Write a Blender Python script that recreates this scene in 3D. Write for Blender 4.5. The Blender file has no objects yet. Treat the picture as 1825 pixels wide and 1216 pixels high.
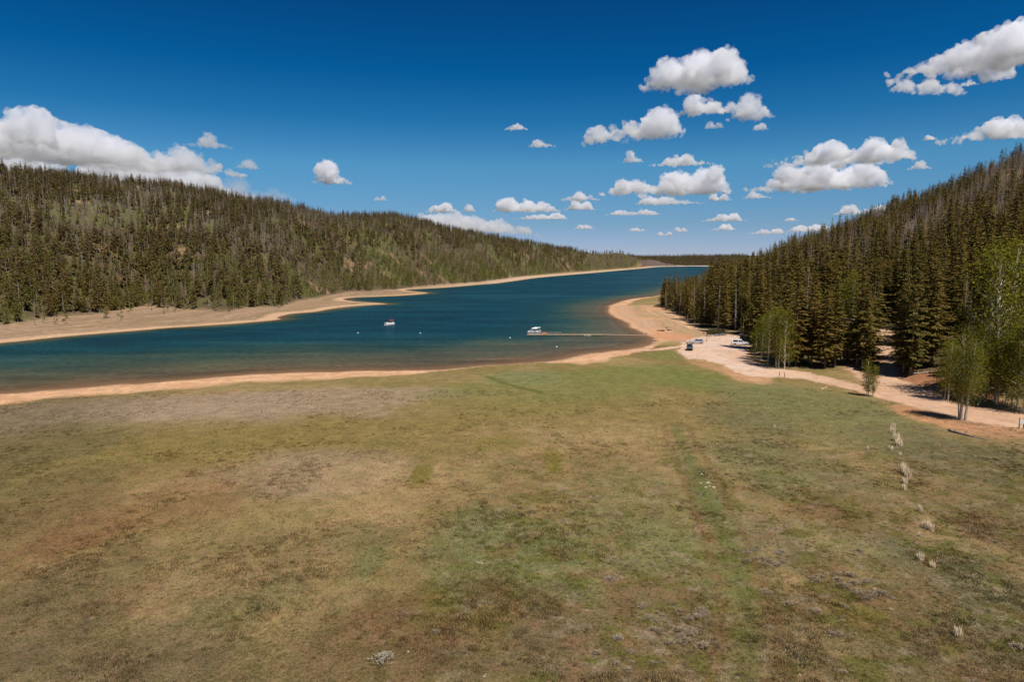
import bpy, bmesh, math, random
import numpy as np
from mathutils import Vector, Matrix
rad = math.radians
sc = bpy.context.scene
COL = sc.collection
R0 = np.random.default_rng(11)

# ------------------------------------------------------------------ camera (a drone about 30 m up)
CX, CY, F = 912.5, 608.0, 1217.0            # centre and focal length for a frame 1825 wide
CH = 30.0
PITCH = 0.1194
cam_d = bpy.data.cameras.new('camera'); cam = bpy.data.objects.new('camera', cam_d); COL.objects.link(cam)
cam.location = (0, 0, CH); cam.rotation_euler = (math.pi/2 - PITCH, 0, 0)
cam_d.sensor_width = 36; cam_d.lens = F/1825*36; cam_d.clip_start = 0.5; cam_d.clip_end = 400000
sc.camera = cam
CP, SP = math.cos(PITCH), math.sin(PITCH)

def ray(px, py):
    a = (px-CX)/F; b = (py-CY)/F
    return a, CP - b*SP, -SP - b*CP            # x, y, z of the direction
def at(px, py, z=0.0):                          # point of that sight line at height z
    dx, dy, dz = ray(px, py); t = (z-CH)/dz
    return dx*t, dy*t
def project(X, Y, Z):
    zc = Y*CP - (Z-CH)*SP; yc = Y*SP + (Z-CH)*CP
    return CX + F*X/zc, CY - F*yc/zc
def u_of(px): return (px-CX)/F/CP

# ------------------------------------------------------------------ numpy noise
def _hash(ix, iy, s):
    n = (ix.astype(np.int64)*374761393 + iy.astype(np.int64)*668265263 + s*982451653) & 0xffffffff
    n = ((n ^ (n >> 13))*1274126177) & 0xffffffff
    return ((n ^ (n >> 16)) & 0xffff)/65535.0
def vnoise(x, y, s=0):
    ix = np.floor(x); iy = np.floor(y); fx = x-ix; fy = y-iy
    fx = fx*fx*(3-2*fx); fy = fy*fy*(3-2*fy)
    a = _hash(ix, iy, s); b = _hash(ix+1, iy, s); c = _hash(ix, iy+1, s); d = _hash(ix+1, iy+1, s)
    return (a*(1-fx)+b*fx)*(1-fy) + (c*(1-fx)+d*fx)*fy
def fbm(x, y, s=0, o=5):
    t = 0; a = 0.5; n = 0
    for k in range(o):
        t = t + a*vnoise(x*2**k+17.3*k, y*2**k-9.1*k, s+k); n += a; a *= 0.55
    return t/n
def sstep(a, b, x):
    t = np.clip((x-a)/(b-a), 0, 1); return t*t*(3-2*t)
def poly_sdf(X, Y, P):                          # negative inside
    P = np.asarray(P, float); d2 = np.full(X.shape, 1e18); ins = np.zeros(X.shape, bool)
    n = len(P)
    for i in range(n):
        ax, ay = P[i]; bx, by = P[(i+1) % n]
        ex, ey = bx-ax, by-ay; l2 = ex*ex+ey*ey + 1e-12
        t = np.clip(((X-ax)*ex + (Y-ay)*ey)/l2, 0, 1)
        dx = X-ax-t*ex; dy = Y-ay-t*ey
        np.minimum(d2, dx*dx+dy*dy, out=d2)
        if abs(ey) > 1e-9:
            c = ((ay > Y) != (by > Y)) & (X < ex*(Y-ay)/ey + ax); ins ^= c
    d = np.sqrt(d2); return np.where(ins, -d, d)
def line_dist(X, Y, P):
    P = np.asarray(P, float); d2 = np.full(X.shape, 1e18)
    for i in range(len(P)-1):
        ax, ay = P[i]; bx, by = P[i+1]; ex, ey = bx-ax, by-ay; l2 = ex*ex+ey*ey+1e-12
        t = np.clip(((X-ax)*ex+(Y-ay)*ey)/l2, 0, 1)
        dx = X-ax-t*ex; dy = Y-ay-t*ey; np.minimum(d2, dx*dx+dy*dy, out=d2)
    return np.sqrt(d2)

# ------------------------------------------------------------------ shore lines
near_px = [(-900,772),(-500,742),(-250,723),(0,703),(130,693),(300,680),(450,668),(600,662),(700,661),(780,659),(850,653),(905,649),
           (960,646),(1000,642),(1035,634),(1080,627),(1130,621),(1158,614),(1166,606),(1158,600),(1143,593),(1122,582),(1114,574),(1098,567),
           (1086,558),(1083,550),(1092,543),(1112,536),(1140,531),(1172,527),(1215,515),(1260,500),(1290,488),(1310,476)]
far_px = [(1240,474.6),(1180,475.5),(1150,478),(1100,482.5),(1050,487),(985,492.5),(950,496),(900,503),(880,505.5),(850,507.5),(800,512),(760,514.5),(722,516.5),
          (742,520),(765,522.5),(722,526.5),(668,529),(628,530.5),(612,534),(640,538),(690,541.5),(640,545),(600,549),(560,556),(515,560),(496,566),(496,570),(420,577),(300,585),
          (130,599),(0,612),(-250,634),(-500,655),(-900,690)]
def dens(P, n=4, jit=0.0, seed=3):
    P = np.array(P); out = []; r = np.random.default_rng(seed)
    for i in range(len(P)-1):
        p0 = P[max(i-1, 0)]; p1 = P[i]; p2 = P[i+1]; p3 = P[min(i+2, len(P)-1)]
        for k in range(n):
            t = k/n
            q = 0.5*((2*p1)+(-p0+p2)*t+(2*p0-5*p1+4*p2-p3)*t*t+(-p0+3*p1-3*p2+p3)*t**3)
            out.append(q + r.normal(size=2)*jit)
    out.append(P[-1]); return out
near_w = dens([at(*p) for p in near_px], 4, 0.55)
far_w = dens([at(*p) for p in far_px], 3, 0.35, 5)
lake_poly = near_w + far_w

# ------------------------------------------------------------------ hills
def tab(rows, z=None):
    rows = np.array(rows, float); return u_of(rows[:, 0]), rows[:, 1]
toeL_px = [(-900,620),(-400,595),(0,577),(40,574),(85,567),(170,560),(265,545),(340,551),(408,555),(440,546),(500,546),(536,535),(580,527),(623,521),(666,517.5),
           (703,514.5),(767,508.5),(853,502.5),(899,497),(956,490),(1047,483),(1121,477.5),(1146,474)]
uTL = u_of(np.array([p[0] for p in toeL_px])); YTL = np.array([at(p[0], p[1], 1.4)[1] for p in toeL_px])
ridgeL = [(-900,250,520),(-400,276,560),(-100,292,620),(0,300,640),(60,305,655),(150,316,680),(250,326,710),(330,331,740),(400,343,770),(450,350,790),(500,356,810),
          (550,368,840),(600,378,870),(700,383,960),(760,393,1030),(830,407,1160),(900,420,1340),(960,432,1550),(1030,442,1800),(1065,448,2000),
          (1100,446,2250),(1150,458,2800),(1200,462,3000)]
def hz(y): return math.tan(math.atan((CY-y)/F) - PITCH)
uRL = u_of(np.array([r[0] for r in ridgeL])); YRL = np.array([r[2] for r in ridgeL])
ZRL = np.array([CH + r[2]*hz(r[1]) - 10 for r in ridgeL])
toeR_px = [(1165,540),(1200,552),(1225,568),(1250,580),(1275,591),(1300,594),(1335,606),(1350,628),(1400,648),(1480,652),(1540,655),(1590,660),(1640,680),(1700,705),(1760,718),(1825,728),(2000,760),(2400,840),(3000,950)]
uTR = u_of(np.array([p[0] for p in toeR_px])); YTR = np.array([at(p[0], p[1], 2.2)[1] for p in toeR_px])
ridgeR = [(1150,500,2),(1190,500,3),(1240,600,9),(1290,600,17),(1340,570,22),(1400,545,36),(1500,520,51),(1560,505,59),(1600,500,65),(1660,490,73),(1740,480,85),(1825,470,97),(2000,450,118),(2400,420,140),(3000,380,160)]
uRR = u_of(np.array([r[0] for r in ridgeR])); YRR = np.array([r[1] for r in ridgeR], float); ZRR = np.array([r[2] for r in ridgeR], float)

def hillL_t(u, Y):
    yt = np.interp(u, uTL, YTL); yr = np.interp(u, uRL, YRL); return (Y-yt)/np.maximum(yr-yt, 20)
def hillR_t(u, Y):
    yt = np.interp(u, uTR, YTR); yr = np.interp(u, uRR, YRR); return (Y-yt)/np.maximum(yr-yt, 20)
def lake_d(X, Y): return poly_sdf(X, Y, lake_poly)
def height(X, Y, d=None):
    X = np.asarray(X, float); Y = np.asarray(Y, float)
    if d is None: d = lake_d(X, Y)
    u = X/np.maximum(Y, 8.0)
    front = sstep(5, 60, Y)
    tl = hillL_t(u, Y); tr = hillR_t(u, Y)
    sl = np.sin(np.pi/2*np.clip(tl, 0, 1))**1.25*(1-0.4*sstep(1.0, 2.6, tl))
    zl = np.interp(u, uRL, ZRL)*sl*(1-sstep(0.20, 0.26, u))
    srr = np.clip(tr, 0, 1)
    sr = (0.6*srr+0.4*srr*srr*(3-2*srr))*(1-0.9*sstep(1.05, 2.8, tr))
    zr = np.interp(u, uRR, ZRR)*sr*sstep(0.19, 0.23, u)
    zf = 46*sstep(3020, 3900, Y)*(0.8+0.5*fbm(X/900, Y/900, 40, 3))*sstep(-0.3, 0.1, u)
    hill = np.maximum(np.maximum(zl, zr)*front, zf)
    hill = hill*(1 + 0.18*(fbm(X/140, Y/140, 50, 4)-0.5)) + np.minimum(hill, 10)*0.25*(fbm(X/35, Y/35, 60, 3)-0.5)
    hill = hill*sstep(3, 30, d)
    land = 1.5*(1-np.exp(-np.maximum(d, 0)/38)) + np.where(d > 4, 0.30*(fbm(X/22, Y/22, 70, 4)-0.5)*sstep(4, 25, d), 0)
    bed = np.zeros(X.shape); m = d < 0
    if m.any():                                            # gently shelving on the meadow side, steep below the far shore
        xs, ys = X[m], Y[m]; dn = line_dist(xs, ys, near_w[::2]+near_w[-1:]); df = line_dist(xs, ys, far_w)
        sl_ = 0.022 + 0.02*sstep(230, 330, ys)
        bed[m] = -np.minimum(np.minimum(dn*sl_, df*0.13), 6)
    return np.where(d > 0, land + hill, bed)
def H1(x, y): return float(height(np.array([x]), np.array([y]))[0])
_ts = np.geomspace(30, 4500, 900)
def hit(px, py):                                # where a sight line meets the land
    dx, dy, dz = ray(px, py)
    X, Y, Z = dx*_ts, dy*_ts, CH+dz*_ts
    g = np.maximum(height(X, Y), 0.0); k = np.argmax(Z < g)
    if k == 0: k = len(_ts)-1
    a = Z[k-1]-g[k-1]; b = g[k]-Z[k]; t = _ts[k-1] + (_ts[k]-_ts[k-1])*a/(a+b+1e-9)
    x, y = dx*t, dy*t
    return x, y, max(H1(x, y), 0.0)

# ------------------------------------------------------------------ dirt road and gravel lot outlines
def wpoly(P): return [hit(*p)[:2] for p in P]
lot_poly = wpoly([(1212,630),(1218,611),(1238,602),(1262,599),(1300,597),(1322,601),(1338,610),(1330,622),(1330,636),(1345,648),(1400,660),(1402,673),(1345,672),(1312,664),(1290,651),(1258,641),(1225,640)])
road_poly = wpoly([(1385,656),(1440,664),(1500,678),(1540,689),(1562,694),(1569,686),(1566,672),(1573,664),(1590,666),(1596,676),(1640,690),(1668,704),(1690,720),(1740,726),(1825,740),(1900,752),(1900,778),(1825,764),(1770,757),
                   (1700,746),(1640,729),(1590,716),(1545,701),(1480,686),(1430,676),(1385,672)])
spur_poly = wpoly([(1507,650),(1515,648),(1552,676),(1562,690),(1548,690),(1530,676)])
trail_line = [hit(*p)[:2] for p in [(1582,672),(1580,655),(1583,640),(1580,622),(1577,605),(1578,590)]]
ramp_line = [hit(*p)[:2] for p in [(1225,616),(1190,621),(1160,624),(1130,625)]]
DIRT = [lot_poly, road_poly, spur_poly]
def dirt_d(X, Y):
    d = np.full(np.shape(X), 1e3)
    m = (Y > 60) & (Y < 420) & (X > 30) & (X < 260)
    if m.any():
        x, y = X[m], Y[m]; v = np.full(x.shape, 1e3)
        for P in DIRT: v = np.minimum(v, poly_sdf(x, y, P))
        v = np.minimum(v, line_dist(x, y, trail_line)-1.9)
        v = np.minimum(v, line_dist(x, y, ramp_line)-1.3)
        d[m] = v
    return d

# ------------------------------------------------------------------ helpers for objects
def tag(o, label=None, cat=None, group=None, kind=None):
    if label: o['label'] = label
    if cat: o['category'] = cat
    if group: o['group'] = group
    if kind: o['kind'] = kind
    return o
def empty(name, loc=(0, 0, 0), rz=0.0, label=None, cat=None, group=None):
    o = bpy.data.objects.new(name, None); COL.objects.link(o); o.location = loc; o.rotation_euler = (0, 0, rz)
    o.empty_display_size = 0.3
    return tag(o, label, cat, group)
class MB:
    """collects shapes into one mesh"""
    def __init__(s): s.v = []; s.f = []; s.m = []; s.mi = 0
    def quad(s, *p):
        k = len(s.v); s.v += [tuple(q) for q in p]; s.f.append(tuple(range(k, k+len(p)))); s.m.append(s.mi)
    def box(s, c, d, rz=0.0, top=1.0, rx=0.0):
        k = len(s.v); hx, hy, hh = d[0]/2, d[1]/2, d[2]/2
        M = Matrix.Translation(c) @ Matrix.Rotation(rz, 4, 'Z') @ Matrix.Rotation(rx, 4, 'Y')
        for z in (-1, 1):
            t = top if z > 0 else 1
            for x, y in ((-1, -1), (1, -1), (1, 1), (-1, 1)): s.v.append(tuple(M @ Vector((x*hx*t, y*hy*t, z*hh))))
        for q in ((3, 2, 1, 0), (4, 5, 6, 7), (0, 1, 5, 4), (1, 2, 6, 5), (2, 3, 7, 6), (3, 0, 4, 7)):
            s.f.append(tuple(k+i for i in q)); s.m.append(s.mi)
    def tube(s, pts, rads, n=6, caps=True):
        k0 = len(s.v); P = [Vector(p) for p in pts]
        for i, p in enumerate(P):
            d = (P[min(i+1, len(P)-1)]-P[max(i-1, 0)]).normalized()
            a = d.cross(Vector((0, 0, 1)) if abs(d.z) < 0.9 else Vector((1, 0, 0))).normalized(); b = d.cross(a)
            for j in range(n):
                t = 2*math.pi*j/n; s.v.append(tuple(p + (a*math.cos(t)+b*math.sin(t))*rads[i]))
        for i in range(len(P)-1):
            for j in range(n):
                a0 = k0+i*n+j; a1 = k0+i*n+(j+1) % n
                s.f.append((a0, a1, a1+n, a0+n)); s.m.append(s.mi)
        if caps:
            s.f.append(tuple(range(k0+n-1, k0-1, -1))); s.m.append(s.mi)
            e = k0+(len(P)-1)*n; s.f.append(tuple(range(e, e+n))); s.m.append(s.mi)
    def prism(s, prof, y0, y1, inset=0.0, zin=None):
        """side profile (x,z) drawn across the width y0..y1; points above zin lean in by inset"""
        k = len(s.v); n = len(prof)
        for y, sg in ((y0, 1), (y1, -1)):
            for x, z in prof:
                s.v.append((x, y + (sg*inset if zin is not None and z > zin else 0), z))
        s.f.append(tuple(k+i for i in range(n))); s.f.append(tuple(k+n+i for i in reversed(range(n)))); s.m += [s.mi]*2
        for i in range(n):
            j = (i+1) % n; s.f.append((k+j, k+i, k+n+i, k+n+j)); s.m.append(s.mi)
    def mesh(s, name, mats, smooth=False):
        me = bpy.data.meshes.new(name); me.from_pydata(s.v, [], s.f)
        for m in (mats if isinstance(mats, (list, tuple)) else [mats]): me.materials.append(m)
        me.polygons.foreach_set('material_index', s.m)
        if smooth: me.polygons.foreach_set('use_smooth', [True]*len(s.f))
        me.update(); return me
    def build(s, name, mats, parent=None, smooth=False, bevel=0.0):
        o = bpy.data.objects.new(name, s.mesh(name, mats, smooth)); COL.objects.link(o)
        if bevel:
            bm = bmesh.new(); bm.from_mesh(o.data); bmesh.ops.recalc_face_normals(bm, faces=bm.faces)
            bmesh.ops.bevel(bm, geom=list(bm.edges), offset=bevel, segments=2, affect='EDGES', clamp_overlap=True); bm.to_mesh(o.data); bm.free()
        if parent: o.parent = parent
        return o
def link_mesh(name, me, parent=None, loc=None, rz=0, s=None):
    o = bpy.data.objects.new(name, me); COL.objects.link(o)
    if parent: o.parent = parent
    if loc is not None: o.location = loc
    if rz: o.rotation_euler = (0, 0, rz)
    if s is not None: o.scale = s
    return o
def np_mesh(name, V, Fq, mat, smooth=True):
    me = bpy.data.meshes.new(name); me.vertices.add(len(V)); me.vertices.foreach_set('co', np.asarray(V, np.float32).ravel())
    nf = len(Fq); me.loops.add(nf*4); me.polygons.add(nf)
    me.polygons.foreach_set('loop_start', np.arange(0, nf*4, 4, dtype=np.int32))
    me.loops.foreach_set('vertex_index', np.asarray(Fq, np.int32).ravel())
    me.update(calc_edges=True)
    if smooth: me.polygons.foreach_set('use_smooth', np.ones(nf, bool))
    me.materials.append(mat); me.validate(); return me

# ------------------------------------------------------------------ materials
class NT:
    def __init__(s, name):
        s.mat = bpy.data.materials.new(name); s.mat.use_nodes = True; s.t = s.mat.node_tree; s.t.nodes.clear()
        s.out = s.t.nodes.new('ShaderNodeOutputMaterial')
    def n(s, typ, **kw):
        nd = s.t.nodes.new(typ)
        for k, v in kw.items():
            if k in nd.inputs.keys() if not hasattr(nd, k) else False: nd.inputs[k].default_value = v
            else: setattr(nd, k, v)
        return nd
    def l(s, a, b): s.t.links.new(a, b)
    def noise(s, vec, scale, detail=4, rough=0.55, dist=0.0):
        nd = s.t.nodes.new('ShaderNodeTexNoise'); nd.inputs['Scale'].default_value = scale; nd.inputs['Detail'].default_value = detail
        nd.inputs['Roughness'].default_value = rough; nd.inputs['Distortion'].default_value = dist
        if vec is not None: s.l(vec, nd.inputs['Vector'])
        return nd.outputs['Fac']
    def mapr(s, v, a, b, c, d):
        nd = s.t.nodes.new('ShaderNodeMapRange'); s.l(v, nd.inputs[0])
        for i, q in enumerate((a, b, c, d)): nd.inputs[i+1].default_value = q
        return nd.outputs[0]
    def math(s, op, a, b=None):
        nd = s.t.nodes.new('ShaderNodeMath'); nd.operation = op
        for i, q in enumerate((a, b)):
            if q is None: continue
            if isinstance(q, (int, float)): nd.inputs[i].default_value = q
            else: s.l(q, nd.inputs[i])
        return nd.outputs[0]
    def mix(s, f, a, b, blend='MIX'):
        nd = s.t.nodes.new('ShaderNodeMix'); nd.data_type = 'RGBA'; nd.blend_type = blend
        for sock, q in ((nd.inputs[0], f), (nd.inputs[6], a), (nd.inputs[7], b)):
            if isinstance(q, (int, float)): sock.default_value = q
            elif isinstance(q, tuple): sock.default_value = (*q[:3], 1)
            else: s.l(q, sock)
        return nd.outputs[2]
    def ramp(s, f, stops):
        nd = s.t.nodes.new('ShaderNodeValToRGB'); e = nd.color_ramp.elements
        while len(e) > 1: e.remove(e[-1])
        e[0].position = stops[0][0]; e[0].color = (*stops[0][1], 1)
        for p, c in stops[1:]:
            q = e.new(p); q.color = (*c, 1)
        s.l(f, nd.inputs[0]); return nd.outputs[0]
    def bsdf(s, col, rough=0.8, spec=0.3, metal=0.0, normal=None):
        b = s.t.nodes.new('ShaderNodeBsdfPrincipled')
        if isinstance(col, tuple): b.inputs['Base Color'].default_value = (*col, 1)
        else: s.l(col, b.inputs['Base Color'])
        b.inputs['Roughness'].default_value = rough; b.inputs['Specular IOR Level'].default_value = spec; b.inputs['Metallic'].default_value = metal
        if normal is not None: s.l(normal, b.inputs['Normal'])
        return b
    def bump(s, h, dist, strength=1.0):
        nd = s.t.nodes.new('ShaderNodeBump'); nd.inputs['Strength'].default_value = strength; nd.inputs['Distance'].default_value = dist
        s.l(h, nd.inputs['Height']); return nd.outputs[0]
    def surf(s, sh): s.l(sh, s.out.inputs['Surface']); return s.mat
def plain(name, col, rough=0.6, spec=0.4, metal=0.0, var=0.12, scale=6.0):
    n = NT(name); g = n.t.nodes.new('ShaderNodeTexCoord').outputs['Object']
    f = n.noise(g, scale, 4); c = n.mix(n.mapr(f, 0.3, 0.7, 0, 1), tuple(q*(1-var) for q in col), tuple(min(1, q*(1+var)) for q in col))
    return n.surf(n.bsdf(c, rough, spec, metal).outputs[0])

def ground_mat():
    n = NT('ground'); pos = n.t.nodes.new('ShaderNodeNewGeometry').outputs['Position']
    a = n.t.nodes.new('ShaderNodeAttribute'); a.attribute_name = 'col'
    d = n.t.nodes.new('ShaderNodeAttribute'); d.attribute_name = 'tuft'
    n1 = n.noise(pos, 0.45, 7, 0.62); n2 = n.noise(pos, 4.2, 6, 0.72); n3 = n.noise(pos, 0.9, 5, 0.6, 0.4); n4 = n.noise(pos, 9.0, 4, 0.65)
    v = n.math('ADD', n.math('MULTIPLY', n1, 0.45), n.math('ADD', n.math('MULTIPLY', n2, 0.8), n.math('MULTIPLY', n4, 0.95)))
    lo = n.mapr(d.outputs['Fac'], 0, 1, 0.74, 0.30); hi = n.mapr(d.outputs['Fac'], 0, 1, 1.26, 1.92)
    nd = n.t.nodes.new('ShaderNodeMapRange'); n.l(v, nd.inputs[0]); nd.inputs[1].default_value = 0.84; nd.inputs[2].default_value = 1.36
    n.l(lo, nd.inputs[3]); n.l(hi, nd.inputs[4])
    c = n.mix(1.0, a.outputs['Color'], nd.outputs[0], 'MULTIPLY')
    warm = n.mix(n.mapr(n3, 0.42, 0.66, 0, 1), (0.98, 1.02, 0.90), (1.08, 0.97, 1.04))
    warm = n.mix(d.outputs['Fac'], (1, 1, 1), warm)
    c = n.mix(1.0, c, warm, 'MULTIPLY')
    bh = n.math('ADD', n.math('MULTIPLY', n2, 0.7), n.math('MULTIPLY', n4, 0.3))
    nb = n.t.nodes.new('ShaderNodeBump'); nb.inputs['Distance'].default_value = 0.22; n.l(bh, nb.inputs['Height']); n.l(n.mapr(d.outputs['Fac'], 0, 1, 0.25, 0.8), nb.inputs['Strength'])
    return n.surf(n.bsdf(c, 0.95, 0.1, 0, nb.outputs[0]).outputs[0])
def water_mat():
    n = NT('lake_water'); pos = n.t.nodes.new('ShaderNodeNewGeometry').outputs['Position']
    a = n.t.nodes.new('ShaderNodeAttribute'); a.attribute_name = 'depth'
    st = n.t.nodes.new('ShaderNodeMapping'); st.inputs['Scale'].default_value = (0.018, 0.05, 1); n.l(pos, st.inputs[0])
    big = n.noise(st.outputs[0], 1.0, 5, 0.6, 0.6)
    patch = n.noise(pos, 0.035, 4, 0.55)
    dep = n.math('ADD', a.outputs['Fac'], n.math('MULTIPLY', n.math('SUBTRACT', patch, 0.5), n.mapr(a.outputs['Fac'], 0.1, 1.0, 0.0, 1.1)))
    body = n.ramp(n.mapr(dep, 0, 3.0, 0, 1), [(0.0, (0.160, 0.098, 0.058)), (0.05, (0.104, 0.074, 0.042)), (0.12, (0.066, 0.060, 0.036)), (0.24, (0.044, 0.056, 0.038)), (0.36, (0.020, 0.046, 0.040)), (0.55, (0.007, 0.036, 0.044)), (0.8, (0.005, 0.033, 0.049))])
    mp = n.t.nodes.new('ShaderNodeMapping'); mp.inputs['Scale'].default_value = (0.8, 1.5, 1); mp.inputs['Rotation'].default_value = (0, 0, 0.5); n.l(pos, mp.inputs[0])
    w1 = n.noise(mp.outputs[0], 0.55, 3, 0.5, 0.3); w2 = n.noise(mp.outputs[0], 0.12, 2, 0.5)
    h = n.math('ADD', n.math('MULTIPLY', w1, 1.0), n.math('MULTIPLY', w2, 1.2))
    nb = n.t.nodes.new('ShaderNodeBump'); nb.inputs['Distance'].default_value = 0.42; n.l(h, nb.inputs['Height'])
    n.l(n.mapr(big, 0.3, 0.7, 0.55, 1.0), nb.inputs['Strength'])
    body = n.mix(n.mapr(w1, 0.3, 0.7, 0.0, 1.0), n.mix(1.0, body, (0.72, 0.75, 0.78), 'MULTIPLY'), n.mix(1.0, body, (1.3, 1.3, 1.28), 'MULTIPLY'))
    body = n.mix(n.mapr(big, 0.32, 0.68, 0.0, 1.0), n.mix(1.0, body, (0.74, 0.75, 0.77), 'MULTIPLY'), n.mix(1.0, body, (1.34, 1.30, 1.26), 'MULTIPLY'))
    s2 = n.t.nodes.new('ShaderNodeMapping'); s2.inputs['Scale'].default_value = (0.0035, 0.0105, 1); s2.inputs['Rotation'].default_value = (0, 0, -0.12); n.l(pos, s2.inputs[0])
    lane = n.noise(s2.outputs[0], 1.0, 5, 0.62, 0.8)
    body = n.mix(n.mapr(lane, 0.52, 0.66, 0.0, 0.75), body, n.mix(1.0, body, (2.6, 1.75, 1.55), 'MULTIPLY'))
    dif = n.t.nodes.new('ShaderNodeBsdfDiffuse'); n.l(body, dif.inputs['Color']); n.l(nb.outputs[0], dif.inputs['Normal'])
    gl = n.t.nodes.new('ShaderNodeBsdfGlossy'); gl.inputs['Roughness'].default_value = 0.16; n.l(nb.outputs[0], gl.inputs['Normal'])
    fr = n.t.nodes.new('ShaderNodeFresnel'); fr.inputs['IOR'].default_value = 1.33; n.l(nb.outputs[0], fr.inputs['Normal'])
    f = n.math('MINIMUM', n.math('MULTIPLY', fr.outputs[0], 0.22), 0.11)
    m1 = n.t.nodes.new('ShaderNodeMixShader'); n.l(f, m1.inputs[0]); n.l(dif.outputs[0], m1.inputs[1]); n.l(gl.outputs[0], m1.inputs[2])
    tr = n.t.nodes.new('ShaderNodeBsdfTransparent'); tr.inputs['Color'].default_value = (0.9, 0.85, 0.8, 1)
    m2 = n.t.nodes.new('ShaderNodeMixShader'); n.l(n.mapr(a.outputs['Fac'], 0.0, 0.25, 0.12, 1.0), m2.inputs[0]); n.l(tr.outputs[0], m2.inputs[1]); n.l(m1.outputs[0], m2.inputs[2])
    return n.surf(m2.outputs[0])
def foliage_mat(name, cols, spots=None, trans=0.25, nscale=0.9):
    """cols: list of colours picked per tree; spots: colour mottled over the crown"""
    n = NT(name); oi = n.t.nodes.new('ShaderNodeObjectInfo'); g = n.t.nodes.new('ShaderNodeTexCoord').outputs['Object']
    k = len(cols); base = n.ramp(oi.outputs['Random'], [((i+0.5)/k, c) for i, c in enumerate(cols)])
    ad = n.t.nodes.new('ShaderNodeVectorMath'); ad.operation = 'ADD'; n.l(g, ad.inputs[0]); n.l(oi.outputs['Random'], ad.inputs[1])
    f = n.noise(ad.outputs[0], nscale, 5, 0.65)
    if spots: base = n.mix(n.mapr(f, 0.40, 0.66, 0, 0.85), base, spots)
    f2 = n.noise(ad.outputs[0], nscale*4, 3, 0.6)
    c = n.mix(1.0, base, n.ramp(n.mapr(f2, 0.3, 0.7, 0, 1), [(0, (0.5, 0.53, 0.56)), (1, (1.5, 1.45, 1.36))]), 'MULTIPLY')
    b = n.bsdf(c, 0.75, 0.15)
    t = n.t.nodes.new('ShaderNodeBsdfTranslucent'); n.l(c, t.inputs['Color'])
    m = n.t.nodes.new('ShaderNodeMixShader'); m.inputs[0].default_value = trans; n.l(b.outputs[0], m.inputs[1]); n.l(t.outputs[0], m.inputs[2])
    return n.surf(m.outputs[0])
def bark_mat(name, c1, c2, scale=1.2):
    n = NT(name); g = n.t.nodes.new('ShaderNodeTexCoord').outputs['Object']
    mp = n.t.nodes.new('ShaderNodeMapping'); mp.inputs['Scale'].default_value = (3, 3, 1.0); n.l(g, mp.inputs[0])
    f = n.noise(mp.outputs[0], scale, 5, 0.7)
    return n.surf(n.bsdf(n.mix(n.mapr(f, 0.4, 0.62, 0, 1), c1, c2), 0.9, 0.1).outputs[0])
M_GROUND = ground_mat(); M_WATER = water_mat()
M_SPRUCE = foliage_mat('spruce_needles', [(0.112, 0.104, 0.020), (0.150, 0.112, 0.021), (0.070, 0.088, 0.021), (0.185, 0.122, 0.024), (0.090, 0.104, 0.023), (0.135, 0.100, 0.019)], (0.205, 0.120, 0.029), 0.3)
M_SPRUCE_FAR = foliage_mat('far_conifer_needles', [(0.072, 0.070, 0.020), (0.098, 0.078, 0.022), (0.056, 0.064, 0.020), (0.130, 0.090, 0.032)], (0.150, 0.092, 0.032), 0.22)
M_ASPEN = foliage_mat('aspen_leaves', [(0.172, 0.188, 0.015), (0.205, 0.204, 0.016), (0.220, 0.196, 0.021), (0.158, 0.188, 0.017)], (0.230, 0.198, 0.025), 0.5)
M_ASPEN_FAR = foliage_mat('far_aspen_leaves', [(0.130, 0.148, 0.018), (0.165, 0.168, 0.022), (0.175, 0.158, 0.028), (0.120, 0.150, 0.020)], (0.180, 0.160, 0.028), 0.45)
M_DEAD = foliage_mat('dead_twigs', [(0.215, 0.165, 0.138), (0.280, 0.225, 0.195), (0.180, 0.128, 0.100), (0.330, 0.270, 0.240)], (0.215, 0.150, 0.118), 0.0)
M_BARK = bark_mat('spruce_bark', (0.14, 0.10, 0.075), (0.24, 0.19, 0.15)); M_GREY = bark_mat('dead_wood', (0.26, 0.21, 0.175), (0.42, 0.36, 0.31))
M_WHITEBARK = bark_mat('aspen_bark', (0.34, 0.30, 0.22), (0.62, 0.56, 0.44), 0.8)
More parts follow.
